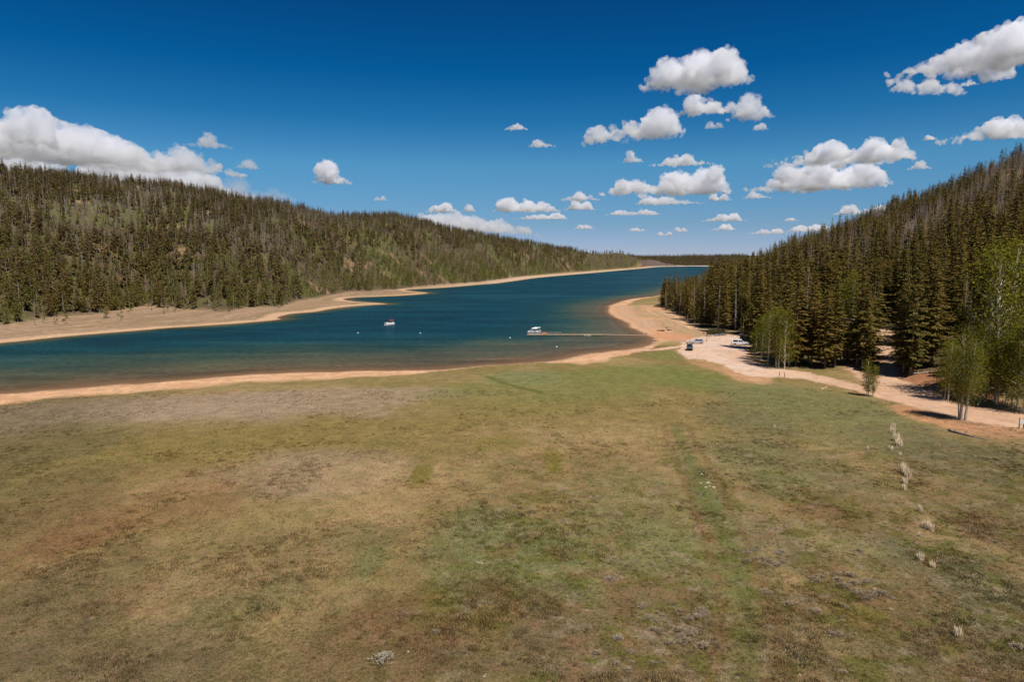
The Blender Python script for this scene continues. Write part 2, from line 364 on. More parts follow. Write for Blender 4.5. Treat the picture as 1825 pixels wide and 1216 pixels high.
# ------------------------------------------------------------------ the land: one polar height field, split by what covers it
def build_land():
    az = np.concatenate([np.arange(-180, -84, 4.0), np.arange(-84, -44, 0.6), np.arange(-44, 44, 0.105), np.arange(44, 84, 0.6), np.arange(84, 180, 4.0)])
    rr = [0.5]
    while rr[-1] < 90000:
        r = rr[-1]
        if r < 30: rr.append(r*1.25+0.5)
        elif r > 4000: rr.append(r*1.12)
        else: rr.append(r + min(r*r/CH*0.00135, 0.009*r))
    rr = np.array(rr); na, nr = len(az), len(rr)
    A, Rr = np.meshgrid(np.radians(az), rr, indexing='ij')
    X = (np.sin(A)*Rr).ravel(); Y = (np.cos(A)*Rr).ravel()
    d = lake_d(X, Y); dd = dirt_d(X, Y)
    Z = height(X, Y, d)
    u = X/np.maximum(Y, 8); tl = hillL_t(u, Y); tr = hillR_t(u, Y)
    # -- colours of soil and plant cover (albedo), with lens falloff painted at the edges
    N = len(X); C = np.empty((N, 3)); tuft = np.ones(N)
    def lerp(m, c):
        m = np.clip(m, 0, 1)[:, None]; C[:] = C*(1-m) + np.asarray(c)*m
    fa = fbm(X/38, Y/38, 1); fb = fbm(X/14+5, Y/14, 2); fc = fbm(X/5, Y/5, 3, 4); fd = fbm(X/70, Y/30, 4)
    C[:] = (0.204, 0.149, 0.066)
    lerp(sstep(0.44, 0.62, fa)*0.7, (0.165, 0.128, 0.044))
    lerp(sstep(0.50, 0.68, fb)*0.55, (0.262, 0.180, 0.092))
    lerp(sstep(0.52, 0.70, fbm(X/22, Y/22, 8))*0.3, (0.175, 0.112, 0.048))
    lerp(sstep(0.50, 0.72, fc)*0.35, (0.135, 0.110, 0.036))
    def blob(px, py, rx, ry, c, s=1.0, rough=0.55):
        x0, y0, _ = hit(px, py); ax = rx*y0/F
        y1 = at(px, py-ry)[1] if py-ry > 480 else y0*1.3
        ay = abs(y1-y0)
        k = np.nonzero((np.abs(X-x0) < 1.6*ax) & (np.abs(Y-y0) < 1.6*ay))[0]
        if not len(k): return
        xx, yy = X[k], Y[k]
        q = ((xx-x0)/ax)**2 + ((yy-y0)/ay)**2
        q = q + (fbm(xx/(0.5*ax)+px, yy/(0.5*ay), 9, 4)-0.5)*2.2*rough
        m = ((1-sstep(0.25, 1.25, q))*s)[:, None]
        C[k] = C[k]*(1-m) + np.asarray(c)*m
    GREY = (0.245, 0.180, 0.125); GREEN = (0.134, 0.130, 0.054); LUSH = (0.126, 0.134, 0.038); DULL = (0.116, 0.104, 0.053); RED = (0.180, 0.098, 0.046); MOSS = (0.125, 0.108, 0.016); STRAW = (0.290, 0.200, 0.098); OLIVE = (0.172, 0.128, 0.042); BROWN = (0.142, 0.096, 0.044)
    bx = [(150,742,420,22,GREY,.85),(640,715,300,22,GREY,.75),(330,722,300,16,GREY,.8),(250,800,330,42,OLIVE,.75),(700,770,300,30,OLIVE,.6),(560,840,200,26,GREY,.55),(700,860,190,30,STRAW,.5),
          (1000,775,190,22,STRAW,.4),(1180,790,130,34,STRAW,.35),(960,700,220,26,LUSH,.6),(930,672,90,10,(0.135,0.145,0.06),.8),(1150,668,150,16,LUSH,.8),(1240,680,60,14,LUSH,.75),(1110,645,60,7,STRAW,.5),
          (830,730,160,20,OLIVE,.7),(1060,740,170,22,OLIVE,.5),(1420,715,140,26,GREEN,.7),(1350,700,90,16,GREEN,.7),(1600,735,130,18,GREEN,.65),(1500,760,170,30,GREEN,.6),(1330,750,80,20,DULL,.6),
          (900,985,165,66,GREEN,.95),(990,1020,90,46,GREEN,.8),(820,1040,70,30,GREEN,.6),(1120,960,130,40,GREEN,.5),(1290,930,42,56,GREEN,.8),(1265,1010,60,50,GREEN,.75),(1270,1060,70,30,LUSH,.6),(1250,860,35,50,GREEN,.7),
          (1420,840,150,46,DULL,.65),(1350,820,120,40,GREEN,.5),(1130,900,140,50,GREEN,.45),(1180,1000,110,50,GREEN,.5),(1450,990,110,40,GREEN,.4),(1560,960,90,26,GREEN,.6),(1720,1050,140,90,DULL,.85),(1740,820,140,30,DULL,.7),(1640,790,110,26,DULL,.6),(1720,900,100,40,BROWN,.6),(1780,940,90,34,BROWN,.7),(1500,910,110,26,(0.135,0.082,0.036),.6),
          (1560,1090,110,40,BROWN,.85),(1500,1030,90,30,BROWN,.6),(1300,1150,120,50,BROWN,.5),(1520,1108,40,11,MOSS,.9),(1570,1117,40,11,MOSS,.9),(750,845,24,6,MOSS,.8),(985,820,22,5,MOSS,.8),(895,790,60,6,MOSS,.5),
          (880,1110,180,70,BROWN,.6),(700,1130,140,60,(0.130,0.066,0.028),.6),(780,1080,50,16,MOSS,.5),(870,1120,60,18,MOSS,.5),(1170,1090,120,50,(0.125,0.088,0.045),.6),(1020,1150,120,50,(0.14,0.10,0.055),.5),
          (150,945,80,22,RED,.7),(60,990,80,26,RED,.5),(100,910,110,26,RED,.4),(330,900,130,26,RED,.35),(200,1080,60,20,RED,.3),(300,870,200,40,(0.175,0.110,0.050),.4),(60,800,160,50,(0.115,0.092,0.040),.7),(60,1100,170,110,(0.125,0.092,0.045),.7),(60,900,150,60,(0.125,0.088,0.038),.6),(150,1200,300,50,(0.135,0.098,0.05),.5),(1750,1180,200,60,(0.100,0.082,0.040),.6),  # red soil, and brown edge patches with lens darkening put into their colour
          (655,1005,34,8,GREEN,.8),(400,1090,80,16,GREEN,.5),(490,1060,50,16,GREEN,.5),(640,960,90,14,(0.11,0.10,0.04),.5),(450,1000,200,40,(0.150,0.110,0.052),.5),(250,1180,180,40,(0.150,0.108,0.06),.45),(1380,960,60,26,(0.16,0.125,0.075),.5)]
    for b in bx: blob(*b)
    lerp(sstep(-38, -85, X + 0.30*(Y-75) + 26*(fbm(X/30, Y/30, 71)-.5))*sstep(175, 130, Y)*0.62, (0.100, 0.078, 0.040))  # lens corner darkening painted into the meadow colour on the left
    lerp(sstep(30, 62, X - 0.25*(Y-60) + 16*(fbm(X/18, Y/18, 72)-.5))*sstep(120, 85, Y)*0.65, (0.100, 0.082, 0.040))  # the same lens falloff painted into the ground on the right
    lerp(sstep(62, 44, Y + 6*(fbm(X/9, Y/9, 73)-.5))*0.5, (0.112, 0.086, 0.046))  # painted lens darkening across the ground nearest the viewer
    # moss and red soil speckle in the foreground right
    fs = fbm(X/1.9, Y/1.9, 21, 5); near = sstep(150, 62, Y)*sstep(-18, 4, X)
    lerp(sstep(0.54, 0.64, fs)*near*0.65, (0.092, 0.088, 0.018)); lerp(sstep(0.55, 0.66, fbm(X/2.3+9, Y/2.3, 23, 5))*near*0.4, (0.155, 0.088, 0.042)); lerp(sstep(0.58, 0.7, fbm(X/1.2, Y/1.2, 25, 5))*near*0.6, (0.21, 0.165, 0.105))
    # faint old wheel track running away from the viewer
    tl_pts = [hit(*p)[:2] for p in [(1330,1216),(1335,1090),(1300,980),(1265,900),(1238,830),(1215,790),(1205,760)]]
    td = line_dist(X, Y, tl_pts)
    lerp((1-sstep(0.3, 1.6, td))*0.5, (0.085, 0.095, 0.026)); lerp(((1-sstep(0.2, 0.9, np.abs(td-2.1))))*0.4, (0.135, 0.075, 0.035))
    # small drainage line across the meadow near the shore
    dr = line_dist(X, Y, [hit(*p)[:2] for p in [(870,672),(900,684),(930,692),(965,700)]]); lerp((1-sstep(0.3, 1.8, dr))*0.7, (0.070, 0.080, 0.020))
    # beaches
    dN = np.full(N, 9e3); dF = np.full(N, 9e3); kk = np.nonzero((Y > 60) & (Y < 4200) & (np.abs(X) < 4000) & (d < 320))[0]
    dN[kk] = line_dist(X[kk], Y[kk], near_w[::2]+near_w[-1:]); dF[kk] = line_dist(X[kk], Y[kk], far_w[::2]+far_w[-1:])
    u_px = u*F*CP+CX
    jit = (fbm(X/9, Y/9, 30, 4)-0.5)
    SAND = (0.56, 0.335, 0.195)
    wid = np.interp(u_px, [-900,-100,0,150,300,450,600,720,780,850,960,1000,1040,1080,1130,1170], [18,17,15,13,14,14,13,9,2.5,1.2,1.2,5,11,13,9,3])
    southside = (dN < dF) & (d > -1) & (dd > -1)
    m = (1-sstep(0.80, 1.2, d/wid + jit*0.55))*southside
    lerp(m, SAND); tuft *= 1-0.85*m
    lerp(m*sstep(0.50, 0.62, fbm(X/6, Y/2.2, 31, 4))*0.55, (0.40, 0.20, 0.095)); lerp(m*sstep(0.15, 0.9, np.sin(d*2.3+5*fbm(X/20, Y/20, 47, 3)))*0.5, (0.36, 0.215, 0.125)); lerp(m*sstep(0.60, 0.66, fbm(X/1.6, Y/1.0, 48, 4))*0.5, (0.30, 0.20, 0.12)); lerp(m*(1-sstep(0.0, 1.4, d))*0.6, (0.25, 0.155, 0.09))
    # sandy point on the right, below the spruces
    pt = southside*0 + sstep(0, 1, d)*(tr < 0.02)*(u_px > 1060)*(dd > 0)*(Y > 236)*(X < 230)
    pt = pt*sstep(232, 250, Y)
    lerp(pt*0.95, (0.410, 0.258, 0.165)); tuft *= 1-0.6*pt
    st = fbm(X/16, d/2.6, 33, 5)
    lerp(pt*sstep(0.46, 0.62, st)*0.65, (0.240, 0.178, 0.080)); lerp(pt*sstep(0.50, 0.62, fbm(X/11, Y/15, 49, 4))*sstep(8, 16, d)*0.6, (0.290, 0.205, 0.110)); lerp(pt*sstep(0.55, 0.60, fbm(X/30, d/1.1, 37, 3))*0.35, (0.30, 0.165, 0.09)); lerp(pt*sstep(0.55, 0.68, fbm(X/12+3, Y/20, 34))*0.6, (0.46, 0.25, 0.13))
    lerp(pt*(1-sstep(1.5, 5, d))*0.8, (0.56, 0.32, 0.18)); lerp(pt*(1-sstep(0, 1.2, d))*0.6, (0.22, 0.12, 0.06))
    for L_ in ([(1190,553),(1215,572),(1232,586)], [(1203,553),(1225,570),(1245,586)]):
        ld = line_dist(X, Y, [hit(*p)[:2] for p in L_]); lerp((1-sstep(0.2, 1.3, ld))*0.7, (0.60, 0.36, 0.21))
    blob(1190,600,50,6,(0.44,0.20,0.10),.7); blob(1210,612,40,4,(0.20,0.16,0.06),.6); blob(1180,633,45,6,LUSH,.6); blob(1205,628,14,7,LUSH,.7)
    # far (left) shore
    north = (tl < 0.05) & (d > -1) & (u < 0.30) & (dF < dN) & (Y > 150)
    lf = north*(tl < 0.04)*(Z < 7)*(Y < 2990)*((Y < 800) | (d < 34))
    lerp(lf*1.0, (0.262, 0.172, 0.112)); lerp(lf*sstep(0.44, 0.62, fbm(X/30, d/5, 36, 5))*0.7, (0.185, 0.132, 0.072)); lerp(lf*sstep(0.56, 0.66, fbm(X/9, d/2.5, 77, 4))*0.5, (0.36, 0.235, 0.15))
    lerp(lf*(1-sstep(5, 11, d+8*jit))*0.85, (0.46, 0.30, 0.185)); lerp(lf*(1-sstep(0.3, 2.0, d))*0.6, (0.24, 0.14, 0.075)); tuft = np.where(lf > 0, 0.5, tuft)
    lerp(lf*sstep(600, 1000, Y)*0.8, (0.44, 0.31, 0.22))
    # forest floors
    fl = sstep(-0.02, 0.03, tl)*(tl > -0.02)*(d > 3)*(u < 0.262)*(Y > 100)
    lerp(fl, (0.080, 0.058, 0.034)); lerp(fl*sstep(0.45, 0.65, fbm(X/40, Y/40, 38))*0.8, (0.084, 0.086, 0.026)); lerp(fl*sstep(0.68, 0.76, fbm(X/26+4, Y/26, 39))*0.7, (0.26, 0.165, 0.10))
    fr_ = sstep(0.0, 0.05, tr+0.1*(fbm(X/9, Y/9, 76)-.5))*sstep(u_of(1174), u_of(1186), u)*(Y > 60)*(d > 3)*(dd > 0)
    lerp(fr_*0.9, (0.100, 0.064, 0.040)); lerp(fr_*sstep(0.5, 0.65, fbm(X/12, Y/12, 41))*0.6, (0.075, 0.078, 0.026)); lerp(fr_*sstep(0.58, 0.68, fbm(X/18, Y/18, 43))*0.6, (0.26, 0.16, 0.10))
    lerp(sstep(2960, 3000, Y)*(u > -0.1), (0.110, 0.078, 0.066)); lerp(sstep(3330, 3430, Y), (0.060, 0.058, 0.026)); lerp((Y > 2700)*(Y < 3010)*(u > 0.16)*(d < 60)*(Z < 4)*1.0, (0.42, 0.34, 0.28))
    lerp((Y > 2650)*(Y < 3330)*(u > 0.188)*(d > 55)*1.0, (0.105, 0.075, 0.066)); lerp((Y > 3060)*(u > 0.232)*1.0, (0.060, 0.058, 0.028))
    # orange soil and one dark brown patch beside the road, then the road itself
    for b in ((1690,748,70,12,(0.38,0.195,0.105),.9),(1640,738,40,9,(0.38,0.20,0.105),.85),(1760,765,80,10,(0.33,0.18,0.10),.75),(1325,668,40,8,(0.42,0.235,0.135),.85),(1270,650,40,7,(0.40,0.22,0.12),.6),(1660,680,30,12,(0.30,0.13,0.07),.8),(1700,742,30,5,(0.16,0.11,0.07),.7)): blob(*b)
    shd = (1-sstep(0, 2.6, dd+jit*5.0+3.0*(fbm(X/2.2, Y/2.2, 74, 4)-.5)))*(dd > -5); lerp(shd*0.65, (0.33, 0.185, 0.105))
    rd = 1-sstep(-0.5, 0.5, dd+jit*2.6+2.2*(fbm(X/2.0, Y/2.0, 75, 4)-.5))
    lotm = sstep(1470, 1330, u_px)
    lerp(rd, (0.46, 0.300, 0.205)); lerp(rd*lotm, (0.505, 0.365, 0.285)); lerp(rd*sstep(0.5, 0.62, fbm(X/7, Y/5, 45, 5))*0.45, (0.52, 0.32, 0.20)); lerp(rd*sstep(0.55, 0.66, fb)*0.4, (0.40, 0.235, 0.145)); lerp(rd*sstep(0.56, 0.62, fbm(X/1.3, Y/1.3, 46, 4))*0.35, (0.36, 0.25, 0.18))
    for L_ in ([(1480,682),(1560,700),(1640,723),(1720,737),(1825,756)], [(1480,676),(1560,692),(1640,715),(1720,731),(1825,748)]):
        wd = line_dist(X, Y, [hit(*p)[:2] for p in L_]); lerp(rd*(1-sstep(0.2, 0.9, wd))*0.4, (0.38, 0.215, 0.13))
    tuft = np.where(dd < 0.3, 0.25, tuft)
    # wet dark mud where the meadow meets the water, lake bed
    lerp((d > -1)*(1-sstep(0.3, 2.2, d))*southside*0.55, (0.19, 0.125, 0.078))
    bed = d <= 0; lerp(bed*1.0, (0.235, 0.155, 0.098)); tuft = np.where(bed, 0.2, tuft)
    C *= np.where((tuft > 0.9) & (Y < 330), 0.92, 1.0)[:, None]
    C = np.clip(C, 0.004, 0.9)
    # -- faces by cover
    idx = np.arange(na*nr).reshape(na, nr)
    a0 = np.concatenate([idx[:, :-1], ], 0); a1 = np.roll(idx, -1, 0)[:, :-1]
    Fq = np.stack([a0.ravel(), a0.ravel()+1, a1.ravel()+1, a1.ravel()], 1)
    fm = lambda q: q[Fq].mean(1)
    fd_, fdd, ftl, ftr, fY, fu = fm(d), fm(dd), fm(tl), fm(tr), Y[Fq[:, 0]], u[Fq[:, 0]]
    cls = np.zeros(len(Fq), int)                                  # 0 meadow
    fmS = fm(np.maximum(np.maximum(m*1.0, pt), lf))
    cls[fmS > 0.5] = 1                                            # beach
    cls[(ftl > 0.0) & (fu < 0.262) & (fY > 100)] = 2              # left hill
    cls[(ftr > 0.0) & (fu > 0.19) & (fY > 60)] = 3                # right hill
    cls[fY > 2990] = 4
    cls[fdd < 0] = 5
    cls[fd_ < 0] = 6
    names = ['meadow', 'beach', 'hill_beyond_lake', 'hill_behind_road', 'far_terrain', 'dirt_road', 'lakebed']
    labels = ['olive and straw meadow sloping down to the lake', 'pale orange sand beaches round the lake', 'wooded hill on the far side of the lake', 'wooded hillside rising behind the dirt road',
              'distant land at the end of the lake', 'pale dirt road and gravel lot', 'sandy bottom of the lake seen through the shallows']
    P = np.stack([X, Y, Z], 1)
    for k, nm in enumerate(names):
        f = Fq[cls == k]
        if not len(f): continue
        us, inv = np.unique(f.ravel(), return_inverse=True)
        me = np_mesh(nm, P[us], inv.reshape(-1, 4), M_GROUND)
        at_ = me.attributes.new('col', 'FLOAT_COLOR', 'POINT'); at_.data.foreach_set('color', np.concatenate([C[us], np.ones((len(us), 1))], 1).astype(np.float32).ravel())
        at_ = me.attributes.new('tuft', 'FLOAT', 'POINT'); at_.data.foreach_set('value', tuft[us].astype(np.float32))
        o = link_mesh(nm, me); tag(o, labels[k], nm.replace('_', ' '), kind='structure')
    # -- the water sheet, level at 0
    sel = fm(d) < 2.5; f = Fq[sel]; us, inv = np.unique(f.ravel(), return_inverse=True)
    W = P[us].copy(); W[:, 2] = 0
    me = np_mesh('lake', W, inv.reshape(-1, 4), M_WATER)
    at_ = me.attributes.new('depth', 'FLOAT', 'POINT'); at_.data.foreach_set('value', np.maximum(-Z[us], 0).astype(np.float32))
    o = link_mesh('lake', me); tag(o, 'deep teal lake with brown shallows along the meadow', 'lake', kind='structure')
    global G_X, G_Y, G_C
    G = (X, Y, C, na, nr, az, rr)
    return G
LAND = build_land()
def ground_col(x, y):
    X, Y, C, na, nr, az, rr = LAND
    a = np.degrees(np.arctan2(x, y)); r = np.hypot(x, y)
    i = np.clip(np.searchsorted(az, a), 0, na-1); j = np.clip(np.searchsorted(rr, r), 0, nr-1)
    return C[i*nr+j]

# ------------------------------------------------------------------ sky and sun
SUN_EL, SUN_AZ = rad(62), rad(146)          # azimuth clockwise from +Y (the view direction): to the right and a little behind
w = bpy.data.worlds.new('World'); sc.world = w; w.use_nodes = True
nt = w.node_tree; nt.nodes.clear()
sky = nt.nodes.new('ShaderNodeTexSky'); sky.sky_type = 'NISHITA'; sky.sun_disc = False
sky.sun_elevation = SUN_EL; sky.sun_rotation = SUN_AZ; sky.altitude = 2700; sky.air_density = 1.0; sky.dust_density = 0.25; sky.ozone_density = 2.2
# a polarised, deep blue mountain sky: the Nishita colours weighted by height above the horizon
tc = nt.nodes.new('ShaderNodeTexCoord'); sep = nt.nodes.new('ShaderNodeSeparateXYZ'); nt.links.new(tc.outputs['Generated'], sep.inputs[0])
rp = nt.nodes.new('ShaderNodeValToRGB'); el = rp.color_ramp.elements
stops = [(0.0, (0.48, 0.52, 0.76)), (0.018, (0.46, 0.51, 0.745)), (0.05, (0.375, 0.51, 0.66)), (0.132, (0.290, 0.655, 0.78)), (0.19, (0.09, 0.50, 0.72)), (0.252, (0.012, 0.39, 0.667)), (0.443, (0.010, 0.19, 0.44)), (0.75, (0.10, 0.32, 0.55)), (1.0, (0.15, 0.40, 0.6))]
el[0].position, el[0].color = stops[0][0], (*stops[0][1], 1); el[1].position, el[1].color = stops[-1][0], (*stops[-1][1], 1)
for p_, c_ in stops[1:-1]:
    e_ = el.new(p_); e_.color = (*c_, 1)
nt.links.new(sep.outputs[2], rp.inputs[0])
tint = nt.nodes.new('ShaderNodeMix'); tint.data_type = 'RGBA'; tint.blend_type = 'MULTIPLY'; tint.inputs[0].default_value = 1
bg = nt.nodes.new('ShaderNodeBackground'); bg.inputs['Strength'].default_value = 0.085
wo = nt.nodes.new('ShaderNodeOutputWorld')
nt.links.new(sky.outputs[0], tint.inputs[6]); nt.links.new(rp.outputs[0], tint.inputs[7]); nt.links.new(tint.outputs[2], bg.inputs['Color']); nt.links.new(bg.outputs[0], wo.inputs[0])
sl = bpy.data.lights.new('sun', 'SUN'); sl.energy = 4.6; sl.angle = rad(0.53); sl.color = (1.0, 0.945, 0.86)
so = bpy.data.objects.new('sun', sl); COL.objects.link(so)
sdir = Vector((math.sin(SUN_AZ)*math.cos(SUN_EL), math.cos(SUN_AZ)*math.cos(SUN_EL), math.sin(SUN_EL)))
so.rotation_euler = sdir.to_track_quat('Z', 'Y').to_euler(); so.location = (60, -40, 120)
vs = sc.view_settings; vs.view_transform = 'Standard'; vs.look = 'None'; vs.exposure = 0.35; vs.gamma = 1.0; vs.use_curve_mapping = False
sc.render.engine = 'CYCLES'
cy = sc.cycles; cy.use_denoising = True; cy.denoiser = 'OPENIMAGEDENOISE'; cy.denoising_input_passes = 'RGB_ALBEDO_NORMAL'
cy.max_bounces = 12; cy.volume_bounces = 10; cy.diffuse_bounces = 3; cy.glossy_bounces = 2; cy.transparent_max_bounces = 12; cy.sample_clamp_indirect = 6
# ------------------------------------------------------------------ tree models
def kite(mb, p, a, b, l, w):
    mb.quad(p - a*(l*0.35), p + b*(w*0.5), p + a*(l*0.65), p - b*(w*0.5))
def spruce(seed, H, lod, split):
    r = random.Random(seed); R = H*r.uniform(0.125, 0.165)
    tr = MB(); cr = MB()
    lean = Vector((r.uniform(-.015, .015), r.uniform(-.015, .015), 1))
    n = {0: 8, 1: 5, 2: 4}[lod]
    zs = [0, .03, .3, .7, 1.0]; tr.tube([lean*(H*q*0.985) - (Vector((0, 0, .4)) if q == 0 else Vector()) for q in zs], [H*.0135, H*.0105, H*.0085, H*.004, .015], n)
    z = H*r.uniform(.05, .16); zb = z
    step = {0: .031, 1: .043, 2: .062}[lod]*H; nb = {0: 8, 1: 7, 2: 5}[lod]
    gap = r.uniform(0, 6.28)
    while z < H*.985:
        f = (z-zb)/(H-zb)
        prof = min(1, (f+.10)*4.5)*(1-f)**0.80
        lump = 0.72+0.5*r.random()
        rad_ = R*prof*lump*1.25 + .10
        k = max(3, round(nb*(1-.35*f)))
        a0 = r.uniform(0, 6.28)
        for i in range(k):
            az = a0 + 6.283*i/k + r.uniform(-.35, .35)
            if r.random() < .10: continue
            L = rad_*r.uniform(.62, 1.12)
            if f < .3 and math.cos(az-gap) > .6: L *= .6
            d = Vector((math.cos(az), math.sin(az), 0)); s = Vector((-d.y, d.x, 0)); o = lean*(z + step*r.uniform(-.5, .5)*(lod < 2))
            drp = r.uniform(.22, .5)*(1-f*.9)
            ns = {0: max(4, int(L/.30)), 1: 3 if L > 1.0 else 2, 2: 1}[lod]
            for q in range(ns):
                t = (q+1.0)/ns if lod < 2 else .62
                p = o + d*(L*t) + Vector((0, 0, -drp*L*t + .28*L*t*t*drp*1.6))
                ax = (d*1.0 + Vector((0, 0, -drp*.9 - r.uniform(0, .5)))).normalized()
                if lod == 0:
                    for sd in (-1, 1):
                        off = s*(sd*L*.20*(1.15-t)*r.uniform(.6, 1.3))
                        b = (s + Vector((0, 0, r.uniform(-.7, .7))) + d*r.uniform(-.3, .3)).normalized()
                        ax2 = (ax + s*sd*r.uniform(.2, .8)).normalized()
                        sz = r.uniform(.34, .56)*(1.1-.35*f)
                        kite(cr, p+off+Vector((0, 0, r.uniform(-.10, .05))), ax2, b, sz*1.5, sz*.62)
                elif lod == 1:
                    b = (s + Vector((0, 0, r.uniform(-.8, .8)))).normalized(); sz = r.uniform(.55, .9)*(1.1-.4*f)
                    kite(cr, p + s*r.uniform(-.2, .2)*L, ax, b, sz*1.5, sz*.9)
                else:
                    b = (s + Vector((0, 0, r.uniform(-.6, .6)))).normalized()
                    kite(cr, p, ax, b, L*1.25+.25, (L*.85+.2)*r.uniform(.7, 1.1))
        if lod == 0 and r.random() < .35 and f < .35:          # a bare dead bough low on the stem
            az = r.uniform(0, 6.28); dd = Vector((math.cos(az), math.sin(az), -.25)); tr.tube([lean*z, lean*z+dd*(R*.8)], [.035, .008], 3, False)
        z += step*r.choice((.45, .7, 1.0, 1.35))*(1.0-.25*f)
    kite(cr, lean*H*.99, Vector((0, 0, 1)), Vector((1, 0, 0)), H*.05, .18); kite(cr, lean*H*.99, Vector((0, 0, 1)), Vector((0, 1, 0)), H*.05, .18)
    return tr, cr
def snag(seed, H, lod):
    r = random.Random(seed); tr = MB(); cr = MB()
    lean = Vector((r.uniform(-.05, .05), r.uniform(-.05, .05), 1)); top = r.uniform(.8, 1.0)
    tr.tube([lean*(H*q*top) - (Vector((0, 0, .4)) if q == 0 else Vector()) for q in (0, .04, .35, .75, 1)], [H*.015, H*.0125, H*.0105, H*.007, .04], {0: 7, 1: 5, 2: 4}[lod])
    nb = {0: 210, 1: 130, 2: 44}[lod]; R = H*r.uniform(.07, .12)
    for i in range(nb):
        f = r.uniform(.12, .98); az = r.uniform(0, 6.28); L = R*(1.05-f)**.6*r.uniform(.4, 1.25)
        d = Vector((math.cos(az), math.sin(az), r.uniform(-.75, .2))).normalized(); s = Vector((-d.y, d.x, r.uniform(-.8, .8))).normalized()
        o = lean*(H*top*f); w = {0: .05, 1: .10, 2: .26}[lod]
        cr.quad(o - s*w*.6, o + s*w*.6, o + d*L)
        if lod < 2:
            for q in range(3 if lod == 0 else 1):
                t = r.uniform(.35, .9); p = o + d*L*t; e = (d*.6 + s*r.choice((-1, 1))*r.uniform(.5, 1) + Vector((0, 0, -.3))).normalized()
                cr.quad(p - d*w*.5, p + d*w*.5, p + e*L*.35)
    return tr, cr
def aspen(seed, H, lod, stems=1, sparse=1.0, wide=.17):
    r = random.Random(seed); tr = MB(); cr = MB()
    for st in range(stems):
        h = H*(1 if st == 0 else r.uniform(.72, .95)); ang = r.uniform(0, 6.28); sp = 0 if stems == 1 else r.uniform(.25, .8)
        o = Vector((math.cos(ang)*sp, math.sin(ang)*sp, 0)); ln = Vector((math.cos(ang)*(.05 if stems > 1 else .0)+r.uniform(-.03, .03), math.sin(ang)*(.05 if stems > 1 else 0)+r.uniform(-.03, .03), 1))
        wob = [Vector((r.uniform(-.012, .012)*h, r.uniform(-.012, .012)*h, 0)) for _ in range(5)]; wob[0] *= 0
        rt = h*.0085 + .02
        pts = [o + ln*(h*q) + wob[i] - (Vector((0, 0, .3)) if q == 0 else Vector()) for i, q in enumerate((0, .05, .35, .7, .97))]
        tr.tube(pts, [rt*1.25, rt, rt*.8, rt*.45, .012], {0: 7, 1: 5, 2: 4}[lod])
        zb = r.uniform(.14, .24) if H < 14 else r.uniform(.26, .40)
        ncl = {0: 46, 1: 20, 2: 11}[lod]; R = h*wide*(1 if stems == 1 else .7)
        for c in range(ncl):
            f = zb + (1-zb)*((c+r.random())/ncl); t = (f-zb)/(1-zb)
            prof = (math.sin(math.pi*min(1, t*.86+.14))**.75)
            az = r.uniform(0, 6.28); rr = R*prof*math.sqrt(r.uniform(.08, 1)); base = o + ln*(h*max(zb*.8, f-.10)); c0 = o + ln*(h*f) + Vector((math.cos(az)*rr, math.sin(az)*rr, 0))
            if lod == 0: tr.tube([base, base*.45+c0*.55+Vector((0, 0, -.1)), c0], [.035, .02, .006], 3, False)
            nl = int({0: 64, 1: 26, 2: 8}[lod]*sparse*r.uniform(.5, 1.4)) if r.random() > .08 else 0
            sg = h*.050
            for q in range(nl):
                p = c0 + Vector((r.gauss(0, 1)*sg, r.gauss(0, 1)*sg, r.gauss(0, 1)*sg*.9))
                a = Vector((r.gauss(0, 1), r.gauss(0, 1), r.gauss(0, .8)-.3)).normalized(); b = a.cross(Vector((r.gauss(0, 1), r.gauss(0, 1), r.gauss(0, 1)))).normalized()
                sz = {0: r.uniform(.11, .21), 1: r.uniform(.22, .40), 2: r.uniform(.7, 1.1)}[lod]*(.7+.3*min(1, H/12))
                kite(cr, p, a, b, sz*1.15, sz)
    return tr, cr
def joined(tr, cr, name, m_tr, m_cr):
    mb = MB(); mb.v = tr.v + cr.v; k = len(tr.v); mb.f = list(tr.f) + [tuple(i+k for i in f) for f in cr.f]; mb.m = [0]*len(tr.f) + [1]*len(cr.f)
    return mb.mesh(name, [m_tr, m_cr])
KINDS_ = {'spruce': (spruce, M_BARK, M_SPRUCE, M_SPRUCE_FAR), 'aspen': (aspen, M_WHITEBARK, M_ASPEN, M_ASPEN_FAR), 'dead_spruce': (snag, M_GREY, M_DEAD, M_DEAD)}
PROTO = {}
def proto(kind, lod, i):
    """mesh data of one model, 20 / 12 / 16 m tall"""
    key = (kind, lod, i)
    if key not in PROTO:
        fn, mt, mc, mf = KINDS_[kind]; Hh = {'spruce': 20.0, 'aspen': 12.0, 'dead_spruce': 16.0}[kind]
        sd = 100*lod + i + {'spruce': 1000, 'aspen': 2000, 'dead_spruce': 3000}[kind]
        if kind == 'spruce': tr, cr = spruce(sd, Hh, lod, False)
        elif kind == 'aspen': tr, cr = aspen(sd, Hh, lod, 1, 1.0, [.16, .19, .14, .21, .17, .15][i % 6])
        else: tr, cr = snag(sd, Hh, lod)
        far = lod == 2
        PROTO[key] = (tr.mesh(kind+'_trunk', mt), cr.mesh(kind+'_crown', mf if far else mc), joined(tr, cr, kind, mt, mf if far else mc), Hh)
    return PROTO[key]
NVAR = {'spruce': {0: 7, 1: 5, 2: 6}, 'aspen': {0: 6, 1: 5, 2: 5}, 'dead_spruce': {0: 6, 1: 4, 2: 6}}

